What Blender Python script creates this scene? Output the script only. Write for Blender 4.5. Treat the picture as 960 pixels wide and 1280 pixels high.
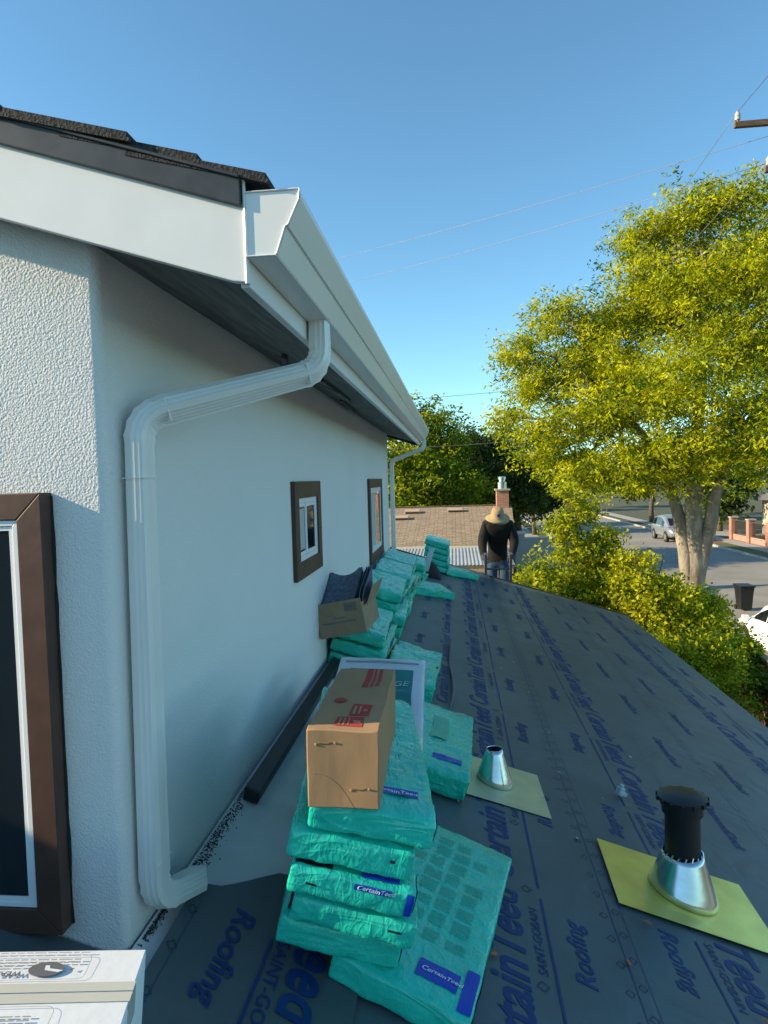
import bpy, bmesh, math, random
import numpy as np
from mathutils import Vector, Matrix, Euler, noise, Quaternion

random.seed(7)
rng = np.random.default_rng(7)
for o in list(bpy.data.objects):
    bpy.data.objects.remove(o)
sc = bpy.context.scene
COL = sc.collection

# ------------------------------------------------------------------ camera
CAM_Z = 5.0
F_PX, ROLL, YAW, PITCH = 850.0, 0.028, math.radians(5.982), math.radians(2.729)
cd = bpy.data.cameras.new('camera')
cam = bpy.data.objects.new('camera', cd); COL.objects.link(cam)
cd.sensor_fit = 'VERTICAL'; cd.sensor_height = 36.0
cd.lens = F_PX / 1280 * 36.0
cd.clip_start = 0.02; cd.clip_end = 3000
Fv = Vector((-math.sin(YAW)*math.cos(PITCH), math.cos(YAW)*math.cos(PITCH), -math.sin(PITCH)))
R0 = Vector((math.cos(YAW), math.sin(YAW), 0)); U0 = R0.cross(Fv)
Rv = math.cos(ROLL)*R0 - math.sin(ROLL)*U0
Uv = math.sin(ROLL)*R0 + math.cos(ROLL)*U0
mw = Matrix((Rv, Uv, -Fv)).transposed().to_4x4(); mw.translation = (0, 0, CAM_Z)
cam.matrix_world = mw
sc.camera = cam

# ------------------------------------------------------------------ light
SUN = Vector((-1.0, -0.20, 0.43)).normalized()          # towards the sun
w = bpy.data.worlds.new('World'); sc.world = w; w.use_nodes = True
nt = w.node_tree; nt.nodes.clear()
sky = nt.nodes.new('ShaderNodeTexSky'); sky.sky_type = 'NISHITA'; sky.sun_disc = False
sky.sun_elevation = math.asin(SUN.z); sky.sun_rotation = math.atan2(SUN.x, SUN.y)
sky.air_density = 0.9; sky.dust_density = 0.3; sky.ozone_density = 0.8; sky.altitude = 0
bg = nt.nodes.new('ShaderNodeBackground'); bg.inputs['Strength'].default_value = 0.13
wo = nt.nodes.new('ShaderNodeOutputWorld')
wb = nt.nodes.new('ShaderNodeMixRGB'); wb.blend_type = 'MULTIPLY'; wb.inputs[0].default_value = 1.0; wb.inputs[2].default_value = (.66, 1.0, 1.07, 1)   # camera white balance
nt.links.new(sky.outputs[0], wb.inputs[1]); nt.links.new(wb.outputs[0], bg.inputs[0]); nt.links.new(bg.outputs[0], wo.inputs[0])
sl = bpy.data.lights.new('sun', 'SUN'); sl.energy = 5.0; sl.angle = math.radians(0.5); sl.color = (1.0, 0.82, 0.55)
so = bpy.data.objects.new('sun', sl); COL.objects.link(so); so.location = (-30, -6, 30)
so.rotation_euler = SUN.to_track_quat('Z', 'Y').to_euler()
sc.view_settings.view_transform = 'Standard'; sc.view_settings.look = 'None'
sc.view_settings.exposure = 0.82; sc.view_settings.gamma = 1.0

# ------------------------------------------------------------------ materials
MATS = {}
def mat(name, col, rough=0.6, metal=0.0, var=0.0, vscale=6.0, bump=0.0, bscale=40.0, bdist=0.01,
        spec=0.5, col2=None, stretch=None, detail=4.0, coat=0.0, trans=0.0):
    if name in MATS: return MATS[name]
    m = bpy.data.materials.new(name); m.use_nodes = True
    n = m.node_tree; L = n.links; b = n.nodes['Principled BSDF']
    b.inputs['Base Color'].default_value = (*col, 1); b.inputs['Roughness'].default_value = rough
    b.inputs['Metallic'].default_value = metal; b.inputs['Specular IOR Level'].default_value = spec
    b.inputs['Coat Weight'].default_value = coat
    tc = n.nodes.new('ShaderNodeTexCoord'); mp = n.nodes.new('ShaderNodeMapping')
    L.new(tc.outputs['Object'], mp.inputs[0])
    if stretch: mp.inputs['Scale'].default_value = stretch
    if var > 0 or col2:
        nz = n.nodes.new('ShaderNodeTexNoise'); nz.inputs['Scale'].default_value = vscale; nz.inputs['Detail'].default_value = detail
        L.new(mp.outputs[0], nz.inputs['Vector'])
        rp = n.nodes.new('ShaderNodeValToRGB')
        c2 = col2 if col2 else tuple(c*(1-var) for c in col)
        c1 = col if col2 else tuple(min(1, c*(1+var)) for c in col)
        rp.color_ramp.elements[0].position = 0.35; rp.color_ramp.elements[1].position = 0.68
        rp.color_ramp.elements[0].color = (*c2, 1); rp.color_ramp.elements[1].color = (*c1, 1)
        L.new(nz.outputs[0], rp.inputs[0]); L.new(rp.outputs[0], b.inputs['Base Color'])
    if bump > 0:
        nb = n.nodes.new('ShaderNodeTexNoise'); nb.inputs['Scale'].default_value = bscale; nb.inputs['Detail'].default_value = 5
        L.new(mp.outputs[0], nb.inputs['Vector'])
        bp = n.nodes.new('ShaderNodeBump'); bp.inputs['Strength'].default_value = bump; bp.inputs['Distance'].default_value = bdist
        L.new(nb.outputs[0], bp.inputs['Height']); L.new(bp.outputs[0], b.inputs['Normal'])
    MATS[name] = m
    return m

def leafmat(name, ca, cb, trans=0.35, rough=0.5):
    m = bpy.data.materials.new(name); m.use_nodes = True
    n = m.node_tree; L = n.links; b = n.nodes['Principled BSDF']; out = n.nodes['Material Output']
    at = n.nodes.new('ShaderNodeAttribute'); at.attribute_name = 'tint'
    rp = n.nodes.new('ShaderNodeValToRGB')
    rp.color_ramp.elements[0].color = (*ca, 1); rp.color_ramp.elements[1].color = (*cb, 1)
    L.new(at.outputs['Fac'], rp.inputs[0]); L.new(rp.outputs[0], b.inputs['Base Color'])
    b.inputs['Roughness'].default_value = rough; b.inputs['Specular IOR Level'].default_value = 0.3
    tr = n.nodes.new('ShaderNodeBsdfTranslucent'); hs = n.nodes.new('ShaderNodeHueSaturation')
    hs.inputs['Value'].default_value = 1.5; hs.inputs['Saturation'].default_value = 1.1; hs.inputs['Hue'].default_value = 0.485
    L.new(rp.outputs[0], hs.inputs['Color']); L.new(hs.outputs[0], tr.inputs['Color'])
    mx = n.nodes.new('ShaderNodeMixShader'); mx.inputs[0].default_value = trans
    L.new(b.outputs[0], mx.inputs[1]); L.new(tr.outputs[0], mx.inputs[2]); L.new(mx.outputs[0], out.inputs['Surface'])
    return m

def stucco_mat():
    m = bpy.data.materials.new('stucco'); m.use_nodes = True
    n = m.node_tree; L = n.links; b = n.nodes['Principled BSDF']
    b.inputs['Roughness'].default_value = 0.9; b.inputs['Specular IOR Level'].default_value = 0.25
    tc = n.nodes.new('ShaderNodeTexCoord')
    big = n.nodes.new('ShaderNodeTexNoise'); big.inputs['Scale'].default_value = 1.3; big.inputs['Detail'].default_value = 3
    L.new(tc.outputs['Object'], big.inputs['Vector'])
    rp = n.nodes.new('ShaderNodeValToRGB'); rp.color_ramp.elements[0].color = (.71, .695, .67, 1); rp.color_ramp.elements[1].color = (.79, .775, .75, 1)
    L.new(big.outputs[0], rp.inputs[0]); L.new(rp.outputs[0], b.inputs['Base Color'])
    a = n.nodes.new('ShaderNodeTexNoise'); a.inputs['Scale'].default_value = 260; a.inputs['Detail'].default_value = 2
    c = n.nodes.new('ShaderNodeTexVoronoi'); c.inputs['Scale'].default_value = 190; c.feature = 'SMOOTH_F1'
    L.new(tc.outputs['Object'], a.inputs['Vector']); L.new(tc.outputs['Object'], c.inputs['Vector'])
    ad = n.nodes.new('ShaderNodeMath'); ad.operation = 'SUBTRACT'
    mu = n.nodes.new('ShaderNodeMath'); mu.operation = 'MULTIPLY'; mu.inputs[1].default_value = 1.1
    L.new(c.outputs['Distance'], mu.inputs[0]); L.new(a.outputs[0], ad.inputs[0]); L.new(mu.outputs[0], ad.inputs[1])
    bp = n.nodes.new('ShaderNodeBump'); bp.inputs['Strength'].default_value = 0.42; bp.inputs['Distance'].default_value = 0.005
    b2 = n.nodes.new('ShaderNodeBump'); b2.inputs['Strength'].default_value = 0.35; b2.inputs['Distance'].default_value = 0.05
    L.new(big.outputs[0], b2.inputs['Height']); L.new(b2.outputs[0], bp.inputs['Normal'])
    L.new(ad.outputs[0], bp.inputs['Height']); L.new(bp.outputs[0], b.inputs['Normal'])
    return m

def shingle_roof_mat():
    # far asphalt shingle roof: courses too fine to build one by one at that distance
    m = bpy.data.materials.new('far_shingles'); m.use_nodes = True
    n = m.node_tree; L = n.links; b = n.nodes['Principled BSDF']; b.inputs['Roughness'].default_value = 0.95
    tc = n.nodes.new('ShaderNodeTexCoord')
    br = n.nodes.new('ShaderNodeTexBrick'); br.inputs['Scale'].default_value = 1.0
    br.inputs['Brick Width'].default_value = 0.33; br.inputs['Row Height'].default_value = 0.16; br.inputs['Mortar Size'].default_value = 0.012; br.offset = .37; br.squash = 1.0
    br.inputs['Color1'].default_value = (.27, .20, .13, 1); br.inputs['Color2'].default_value = (.39, .295, .20, 1); br.inputs['Mortar'].default_value = (.16, .10, .07, 1)
    br.inputs['Bias'].default_value = 0.0
    L.new(tc.outputs['Object'], br.inputs['Vector'])
    nz = n.nodes.new('ShaderNodeTexNoise'); nz.inputs['Scale'].default_value = 9; nz.inputs['Detail'].default_value = 6
    L.new(tc.outputs['Object'], nz.inputs['Vector'])
    mx = n.nodes.new('ShaderNodeMixRGB'); mx.blend_type = 'OVERLAY'; mx.inputs[0].default_value = 0.55
    L.new(br.outputs['Color'], mx.inputs[1]); L.new(nz.outputs[0], mx.inputs[2]); L.new(mx.outputs[0], b.inputs['Base Color'])
    bp = n.nodes.new('ShaderNodeBump'); bp.inputs['Strength'].default_value = 0.8; bp.inputs['Distance'].default_value = 0.03
    L.new(br.outputs['Fac'], bp.inputs['Height']); bp.invert = True; L.new(bp.outputs[0], b.inputs['Normal'])
    return m

def brick_mat():
    m = bpy.data.materials.new('red_brick'); m.use_nodes = True
    n = m.node_tree; L = n.links; b = n.nodes['Principled BSDF']; b.inputs['Roughness'].default_value = 0.9
    tc = n.nodes.new('ShaderNodeTexCoord'); mp = n.nodes.new('ShaderNodeMapping'); mp.inputs['Rotation'].default_value = (math.pi/2, 0, 0)
    L.new(tc.outputs['Object'], mp.inputs[0])
    br = n.nodes.new('ShaderNodeTexBrick'); br.inputs['Scale'].default_value = 1.0
    br.inputs['Brick Width'].default_value = 0.21; br.inputs['Row Height'].default_value = 0.075; br.inputs['Mortar Size'].default_value = 0.008
    br.inputs['Color1'].default_value = (.33, .13, .085, 1); br.inputs['Color2'].default_value = (.40, .18, .12, 1); br.inputs['Mortar'].default_value = (.35, .28, .24, 1)
    L.new(mp.outputs[0], br.inputs['Vector']); L.new(br.outputs['Color'], b.inputs['Base Color'])
    return m

STUCCO = stucco_mat()
WHITE = mat('white_paint', (.78, .77, .75), .45, var=.03, vscale=8, bump=.06, bscale=30, bdist=.003)
GUTTER = mat('gutter_enamel', (.80, .785, .75), .3, var=.02, vscale=5)
VINYL = mat('white_vinyl', (.78, .79, .80), .35)
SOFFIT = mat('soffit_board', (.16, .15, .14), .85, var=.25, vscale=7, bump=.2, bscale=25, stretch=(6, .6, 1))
DRIP = mat('dark_drip_edge', (.045, .047, .05), .42, var=.2, vscale=25)
TRIM = mat('brown_trim', (.075, .034, .022), .55, var=.18, vscale=14, bump=.12, bscale=60, bdist=.003)
GLASS = mat('window_glass', (.012, .016, .018), .03, spec=.9)
BLIND = mat('blind_slats', (.55, .58, .58), .6)
UPSHING = mat('charcoal_shingle', (.035, .034, .033), .95, var=.5, vscale=90, bump=.7, bscale=160, bdist=.006)
UNDER = mat('underlayment', (.082, .108, .118), .46, var=.14, vscale=2.2, bump=.10, bscale=320, bdist=.002, spec=.45)
UNDERUP = mat('underlayment_upper', (.074, .096, .104), .5, var=.12, vscale=2.5, bump=.12, bscale=300, bdist=.002)
for m_ in (UNDER, UNDERUP):
    n_ = m_.node_tree; fine = [x for x in n_.nodes if x.type == 'BUMP'][0]
    tc_ = [x for x in n_.nodes if x.type == 'TEX_COORD'][0]
    nz_ = n_.nodes.new('ShaderNodeTexNoise'); nz_.inputs['Scale'].default_value = 3.2; nz_.inputs['Detail'].default_value = 3; nz_.inputs['Distortion'].default_value = 1.4
    bb_ = n_.nodes.new('ShaderNodeBump'); bb_.inputs['Strength'].default_value = .22; bb_.inputs['Distance'].default_value = .035
    n_.links.new(tc_.outputs['Object'], nz_.inputs['Vector']); n_.links.new(nz_.outputs[0], bb_.inputs['Height']); n_.links.new(bb_.outputs[0], fine.inputs['Normal'])
INK = mat('blue_ink', (.001, .030, .135), .6, var=.15, vscale=20)
INKTHIN = mat('faded_ink', (.02, .035, .07), .55)
MEMB = mat('white_membrane', (.76, .75, .73), .7, var=.10, vscale=4, bump=.2, bscale=30, bdist=.004, col2=(.60, .59, .565))
DECK = mat('roof_deck', (.30, .22, .14), .8, var=.2)
BLACKM = mat('black_metal', (.018, .018, .02), .45, bump=.1, bscale=60)
GALV = mat('galvanised', (.62, .65, .66), .22, metal=1.0, var=.10, vscale=14, bump=.04, bscale=20)
FLASH = mat('flashing_sheet', (.92, .74, .16), .30, metal=.6, var=.12, vscale=7, bump=.05, bscale=14)
ABS = mat('black_abs', (.012, .012, .014), .38, bump=.05, bscale=50)
def film_mat(name, col, rough, strength=.5):
    m = bpy.data.materials.new(name); m.use_nodes = True
    n = m.node_tree; L = n.links; b = n.nodes['Principled BSDF']; b.inputs['Roughness'].default_value = rough; b.inputs['Specular IOR Level'].default_value = .6
    tc = n.nodes.new('ShaderNodeTexCoord'); oi = n.nodes.new('ShaderNodeObjectInfo')
    ad = n.nodes.new('ShaderNodeVectorMath'); ad.operation = 'ADD'; sc_ = n.nodes.new('ShaderNodeVectorMath'); sc_.operation = 'SCALE'; sc_.inputs['Scale'].default_value = 40
    L.new(oi.outputs['Random'], sc_.inputs[0]); L.new(tc.outputs['Object'], ad.inputs[0]); L.new(sc_.outputs[0], ad.inputs[1])
    def crease(scale, stretch, dist, pw):
        mp = n.nodes.new('ShaderNodeMapping'); mp.inputs['Scale'].default_value = stretch; L.new(ad.outputs[0], mp.inputs[0])
        nz = n.nodes.new('ShaderNodeTexNoise'); nz.inputs['Scale'].default_value = scale; nz.inputs['Detail'].default_value = 2; nz.inputs['Distortion'].default_value = dist
        L.new(mp.outputs[0], nz.inputs['Vector'])
        s1 = n.nodes.new('ShaderNodeMath'); s1.operation = 'SUBTRACT'; s1.inputs[1].default_value = .5; L.new(nz.outputs[0], s1.inputs[0])
        s2 = n.nodes.new('ShaderNodeMath'); s2.operation = 'ABSOLUTE'; L.new(s1.outputs[0], s2.inputs[0])
        s3 = n.nodes.new('ShaderNodeMath'); s3.operation = 'MULTIPLY'; s3.inputs[1].default_value = -6.0; L.new(s2.outputs[0], s3.inputs[0])
        s4 = n.nodes.new('ShaderNodeMath'); s4.operation = 'EXPONENT'; L.new(s3.outputs[0], s4.inputs[0])
        return s4
    c1 = crease(9, (1, 1.6, 1), .9, 3); c2 = crease(24, (2.2, .8, 1), .6, 3); c3 = crease(5, (1, .5, 3), 1.2, 3)
    a1 = n.nodes.new('ShaderNodeMath'); a1.operation = 'ADD'; L.new(c1.outputs[0], a1.inputs[0]); L.new(c3.outputs[0], a1.inputs[1])
    a2 = n.nodes.new('ShaderNodeMath'); a2.operation = 'MULTIPLY_ADD'; a2.inputs[1].default_value = .45; L.new(c2.outputs[0], a2.inputs[0]); L.new(a1.outputs[0], a2.inputs[2])
    bp = n.nodes.new('ShaderNodeBump'); bp.inputs['Strength'].default_value = strength; bp.inputs['Distance'].default_value = .008
    L.new(a2.outputs[0], bp.inputs['Height']); L.new(bp.outputs[0], b.inputs['Normal'])
    nz = n.nodes.new('ShaderNodeTexNoise'); nz.inputs['Scale'].default_value = 7; L.new(ad.outputs[0], nz.inputs['Vector'])
    rp = n.nodes.new('ShaderNodeValToRGB'); rp.color_ramp.elements[0].position = .3; rp.color_ramp.elements[1].position = .7
    rp.color_ramp.elements[0].color = (col[0], col[1]*.86, col[2]*.86, 1); rp.color_ramp.elements[1].color = (col[0]+.015, col[1]*1.1, col[2]*1.1, 1)
    L.new(nz.outputs[0], rp.inputs[0]); L.new(rp.outputs[0], b.inputs['Base Color'])
    return m
TEAL = film_mat('teal_wrap', (.012, .56, .41), .22, .36)
TEALD = mat('teal_print', (.0, .45, .35), .4)
BLUEP = mat('blue_print', (.005, .05, .42), .35)
BLACKP = mat('black_print', (.012, .014, .016), .4)
WHITEP = mat('white_print', (.7, .75, .75), .45)
YELP = mat('yellow_print', (.42, .42, .08), .4)
CARD = mat('cardboard', (.37, .215, .105), .85, var=.07, vscale=10, bump=.16, bscale=22, bdist=.005, stretch=(1.6, .6, .5), detail=3)
CARD2 = mat('dull_cardboard', (.30, .21, .13), .88, var=.08, vscale=8, bump=.15, bscale=12)
CARDW = mat('white_card', (.78, .79, .80), .6, var=.02, vscale=9, bump=.06, bscale=50)
TAPE = mat('clear_tape', (.60, .58, .50), .2, spec=.6)
REDP = mat('red_print', (.45, .035, .03), .8)
GREYP = mat('grey_print', (.13, .13, .14), .7)
PACKW = mat('white_film', (.62, .66, .70), .25, bump=.25, bscale=18, bdist=.006)
PACKT = mat('teal_label', (.0, .19, .18), .35)
SHSTRIP = mat('blue_grey_shingle', (.11, .14, .19), .9, var=.35, vscale=60, bump=.6, bscale=150, bdist=.004)
FELT = mat('black_felt', (.012, .012, .014), .8)
ASPH = mat('asphalt', (.27, .25, .22), .9, var=.12, vscale=.5, bump=.3, bscale=60, bdist=.01)
CONC = mat('concrete', (.36, .335, .30), .9, var=.12, vscale=1.2, bump=.2, bscale=50, bdist=.01)
KERB = mat('kerb_concrete', (.40, .38, .34), .9, var=.1, vscale=2)
SOIL = mat('yard_soil', (.10, .085, .055), .95, col2=(.06, .075, .025), vscale=.35, bump=.4, bscale=20, bdist=.03)
LAWN = mat('lawn', (.07, .115, .025), .95, col2=(.12, .11, .04), vscale=1.5, bump=.6, bscale=60, bdist=.03)
FENCEM = mat('redwood_board', (.30, .105, .06), .85, var=.25, vscale=5, bump=.3, bscale=30, stretch=(4, 4, .6))
FENCECAP = mat('weathered_cap', (.38, .30, .20), .85, var=.15, vscale=5)
BRICK = brick_mat()
FARSH = shingle_roof_mat()
NWALL = mat('neighbour_stucco', (.50, .43, .34), .9, var=.06)
CORR = mat('corrugated_sheet', (.40, .42, .43), .55, metal=.3, var=.1, vscale=2)
BARK = mat('pale_bark', (.34, .29, .22), .95, col2=(.13, .10, .075), vscale=3.2, bump=.9, bscale=9, bdist=.05, stretch=(1, 1, .45))
BARKD = mat('dark_bark', (.10, .075, .05), .95, var=.3, vscale=4, bump=.6, bscale=10, bdist=.05)
POLEM = mat('pole_timber', (.14, .085, .05), .9, var=.25, vscale=4, stretch=(1, 4, 4))
PORC = mat('porcelain', (.50, .42, .36), .3)
STEEL = mat('dull_steel', (.35, .35, .34), .45, metal=.8)
WIRE = mat('aluminium_wire', (.20, .21, .22), .5, metal=.4)
SKIN = mat('skin', (.32, .17, .11), .6)
SWEAT = mat('black_knit', (.004, .004, .005), .9, bump=.4, bscale=60, bdist=.01)
JEANS = mat('blue_denim', (.018, .05, .10), .85, var=.3, vscale=14, bump=.2, bscale=80)
STRAW = mat('straw', (.34, .25, .13), .85, var=.15, vscale=40, bump=.4, bscale=120, bdist=.004)
BADGE = mat('blue_badge', (.01, .06, .42), .5)
GLOVE = mat('dark_glove', (.03, .035, .045), .8)
LADDM = mat('grey_ladder', (.13, .125, .13), .5, metal=.4)
CARWH = mat('white_car_paint', (.80, .80, .79), .25, coat=.6)
CARSI = mat('silver_car_paint', (.42, .44, .46), .3, metal=.6, coat=.5)
TYRE = mat('tyre_rubber', (.015, .015, .016), .85)
RIM = mat('alloy_rim', (.45, .45, .46), .35, metal=.8)
CARGL = mat('car_glass', (.01, .013, .015), .04, spec=.9)
REDL = mat('red_lens', (.35, .012, .01), .25)
CLEARL = mat('clear_lens', (.7, .7, .68), .15)
BINM = mat('black_bin', (.012, .013, .012), .5)
LEAFBIG = leafmat('pistache_leaf', (.03, .095, .006), (.60, .60, .012), .5)
LEAFHED = leafmat('shrub_leaf', (.05, .13, .008), (.56, .54, .016), .45)
LEAFDK = leafmat('dark_leaf', (.012, .034, .008), (.10, .15, .012), .25)
LEAFFAR = leafmat('far_leaf', (.025, .05, .012), (.14, .17, .025), .3)
LEAFIVY = leafmat('fence_leaf', (.022, .07, .010), (.17, .26, .015), .4)

# ------------------------------------------------------------------ mesh helpers
class MB:
    def __init__(s): s.v = []; s.f = []; s.mi = []
    def add(s, vs, fs, m=0):
        b = len(s.v); s.v += [tuple(x) for x in vs]
        s.f += [tuple(b+i for i in q) for q in fs]; s.mi += [m]*len(fs)
    def box(s, c, h, rot=None, m=0):
        c = Vector(c); vs = []
        for x in (-1, 1):
            for y in (-1, 1):
                for z in (-1, 1):
                    p = Vector((x*h[0], y*h[1], z*h[2]))
                    if rot is not None: p = rot @ p
                    vs.append(c+p)
        s.add(vs, [(0,1,3,2),(4,6,7,5),(0,4,5,1),(2,3,7,6),(0,2,6,4),(1,5,7,3)], m)
    def bb(s, x0, x1, y0, y1, z0, z1, m=0):
        s.box(((x0+x1)/2, (y0+y1)/2, (z0+z1)/2), (abs(x1-x0)/2, abs(y1-y0)/2, abs(z1-z0)/2), None, m)
    def prism(s, poly, fn, d0, d1, m=0):
        """poly of (a,b); fn(a,b,d)->xyz; closed solid between d0 and d1"""
        n = len(poly)
        vs = [fn(a, b, d0) for a, b in poly]+[fn(a, b, d1) for a, b in poly]
        fs = [tuple(range(n))[::-1], tuple(range(n, 2*n))]
        fs += [(i, (i+1) % n, n+(i+1) % n, n+i) for i in range(n)]
        s.add(vs, fs, m)
    def rings(s, rings, closed=True, cap=True, m=0):
        n = len(rings[0]); b = []
        vs = [p for r in rings for p in r]; fs = []
        for k in range(len(rings)-1):
            for i in range(n if closed else n-1):
                j = (i+1) % n
                fs.append((k*n+i, k*n+j, (k+1)*n+j, (k+1)*n+i))
        if cap and closed:
            fs.append(tuple(range(n))[::-1]); fs.append(tuple(range((len(rings)-1)*n, len(rings)*n)))
        s.add(vs, fs, m)
    def tube(s, path, rad, n=8, cap=True, m=0, prof=None):
        path = [Vector(p) for p in path]
        rad = rad if hasattr(rad, '__len__') else [rad]*len(path)
        T = []
        for i in range(len(path)):
            a = path[max(0, i-1)]; b = path[min(len(path)-1, i+1)]
            T.append((b-a).normalized())
        t0 = T[0]; ref = Vector((0, 0, 1)) if abs(t0.z) < .9 else Vector((1, 0, 0))
        nrm = t0.cross(ref).normalized(); rs = []
        for i, p in enumerate(path):
            if i:
                q = T[i-1].rotation_difference(T[i]); nrm = q @ nrm
            nrm = (nrm - T[i]*nrm.dot(T[i])).normalized(); bn = T[i].cross(nrm)
            if prof:
                rs.append([p+(nrm*a+bn*b)*rad[i] for a, b in prof])
            else:
                rs.append([p+(nrm*math.cos(2*math.pi*k/n)+bn*math.sin(2*math.pi*k/n))*rad[i] for k in range(n)])
        s.rings(rs, True, cap, m)
    def lathe(s, prof, c, n=24, axis=None, m=0, cap=True):
        c = Vector(c); A = axis if axis is not None else Matrix.Identity(3)
        s.rings([[c+A@Vector((r*math.cos(2*math.pi*k/n), r*math.sin(2*math.pi*k/n), z)) for k in range(n)] for r, z in prof], True, cap, m)
    def mesh(s, name, mats, smooth=False):
        me = bpy.data.meshes.new(name); me.from_pydata(s.v, [], s.f)
        mats = mats if isinstance(mats, (list, tuple)) else [mats]
        for q in mats: me.materials.append(q)
        if len(mats) > 1: me.polygons.foreach_set('material_index', s.mi)
        bm = bmesh.new(); bm.from_mesh(me); bmesh.ops.recalc_face_normals(bm, faces=bm.faces); bm.to_mesh(me); bm.free()
        if smooth: me.polygons.foreach_set('use_smooth', [True]*len(me.polygons))
        me.update(); return me
    def build(s, name, mats, parent=None, smooth=False, bevel=0, auto=False, segs=2):
        o = link(name, s.mesh(name, mats, smooth), parent)
        if bevel:
            md = o.modifiers.new('bevel', 'BEVEL'); md.width = bevel; md.segments = segs; md.limit_method = 'ANGLE'; md.angle_limit = math.radians(35)
        if auto:
            me = o.data
            me.polygons.foreach_set('use_smooth', [True]*len(me.polygons))
            try: me.set_sharp_from_angle(angle=math.radians(32))
            except Exception: pass
        return o

def link(name, data, parent=None):
    o = bpy.data.objects.new(name, data); COL.objects.link(o)
    if parent is not None: o.parent = parent
    return o
def tag(o, label=None, cat=None, group=None, kind=None):
    if label: o['label'] = label
    if cat: o['category'] = cat
    if group: o['group'] = group
    if kind: o['kind'] = kind
    return o
def empty(name, loc=(0, 0, 0), label=None, cat=None, group=None):
    o = link(name, None); o.location = loc; o.empty_display_size = .2
    return tag(o, label, cat, group)
def struct(name, mb, m, **k):
    o = mb.build(name, m, **k); o['kind'] = 'structure'; return o

FONTC = {}
def text_geo(txt, size, bold=0.0, shear=0.0, spacing=1.0):
    """flat triangles of a word, baseline on x, starting at 0"""
    key = (txt, size, bold, shear, spacing)
    if key in FONTC: return FONTC[key]
    cu = bpy.data.curves.new('word', 'FONT'); cu.body = txt; cu.size = size; cu.offset = bold*size; cu.shear = shear
    cu.space_character = spacing; cu.resolution_u = 3
    o = bpy.data.objects.new('word', cu); COL.objects.link(o)
    dg = bpy.context.evaluated_depsgraph_get()
    me = bpy.data.meshes.new_from_object(o.evaluated_get(dg))
    vs = [tuple(v.co) for v in me.vertices]; fs = [tuple(p.vertices) for p in me.polygons]
    wd = max(v[0] for v in vs)
    bpy.data.objects.remove(o); bpy.data.curves.remove(cu); bpy.data.meshes.remove(me)
    FONTC[key] = (vs, fs, wd)
    return FONTC[key]

# ------------------------------------------------------------------ ground, street
g = MB(); g.add([(-900, -900, 0), (900, -900, 0), (900, 1500, 0), (-900, 1500, 0)], [(0, 1, 2, 3)])
struct('ground', g, SOIL)
g = MB(); g.bb(7.7, 16.85, -120, 420, -.02, .004); struct('road', g, ASPH)
for nm, x0, x1 in (('kerb', 7.55, 7.7), ('kerb', 16.85, 17.0)):
    g = MB(); g.bb(x0, x1, -120, 420, -.05, .13); struct(nm, g, KERB, bevel=.02)
g = MB(); g.bb(5.55, 6.72, -120, 420, -.02, .02); struct('pavement', g, CONC)
g = MB(); g.bb(18.35, 19.6, -120, 420, -.02, .02); struct('pavement', g, CONC)
g = MB(); g.bb(17.0, 18.35, -60, 48, -.02, .05); struct('lawn', g, LAWN)
g = MB(); g.bb(17.0, 18.35, 48.05, 53.5, -.02, .045); struct('bare_soil', g, mat('red_soil', (.22, .10, .05), .95, var=.2, vscale=2))
g = MB(); g.bb(6.72, 7.55, -60, 200, -.02, .045); struct('lawn', g, LAWN)
g = MB(); g.bb(-9, 3.4, 13.6, 21.5, -.02, .03); struct('patio', g, CONC)
g = MB(); g.bb(17.0, 30, 53.6, 59, -.02, .03); struct('driveway', g, CONC)

# ------------------------------------------------------------------ our house
TA_ = .305; ANG = math.atan(TA_); CA, SA = math.cos(ANG), math.sin(ANG)
ZR = 3.665
def R(X, t, n=0.0):
    """point over the lower roof: X horizontal distance from the camera's plumb line, t along the wall, n off the surface"""
    return Vector((X+n*SA, t, ZR-TA_*X+n*CA))
RB = Matrix(((CA, 0, SA), (0, 1, 0), (-SA, 0, CA)))     # roof basis (columns e_s, e_t, e_n)

house = empty('house', (0, 0, 0), 'white stucco house with charcoal roof, brown window trim and dark low side roof', 'house')
WX, WY0, WY1 = -.78, 1.46, 8.02
UPS = .32
def uz(X): return 5.42+UPS*(-.42-X)             # soffit height

# stucco walls: front return and long side wall, bullnosed corner
mb = MB(); r = .022; prof = []
pts = [(-4.6, WY0)]
for k in range(7):
    a = -math.pi/2+k*(math.pi/2)/6
    pts.append((WX-r+r*math.cos(a), WY0+r+r*math.sin(a)))
for k in range(7):
    a = k*(math.pi/2)/6
    pts.append((WX-r+r*math.cos(a), WY1-r+r*math.sin(a)))
pts.append((-8.2, WY1)); pts.append((-8.2, WY0))
n = len(pts)
vs = []
for (x, y) in pts:
    vs.append((x, y, 2.6)); vs.append((x, y, max(5.45, (uz(x) if x > -4.5 else uz(-4.5)-UPS*(-4.5-x)*1.0)+.03)))
fs = [(2*i, 2*((i+1) % n), 2*((i+1) % n)+1, 2*i+1) for i in range(n)]
mb.add(vs, fs)
ow = mb.build('stucco_wall', STUCCO, house, auto=True)
# lower storey
mb = MB(); mb.bb(-8.2, 2.05, -4.0, 9.9, -.3, 2.62); mb.build('lower_wall', STUCCO, house)
mb = MB()
def fn_xz(a, b, d): return (a, d, b)
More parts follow.
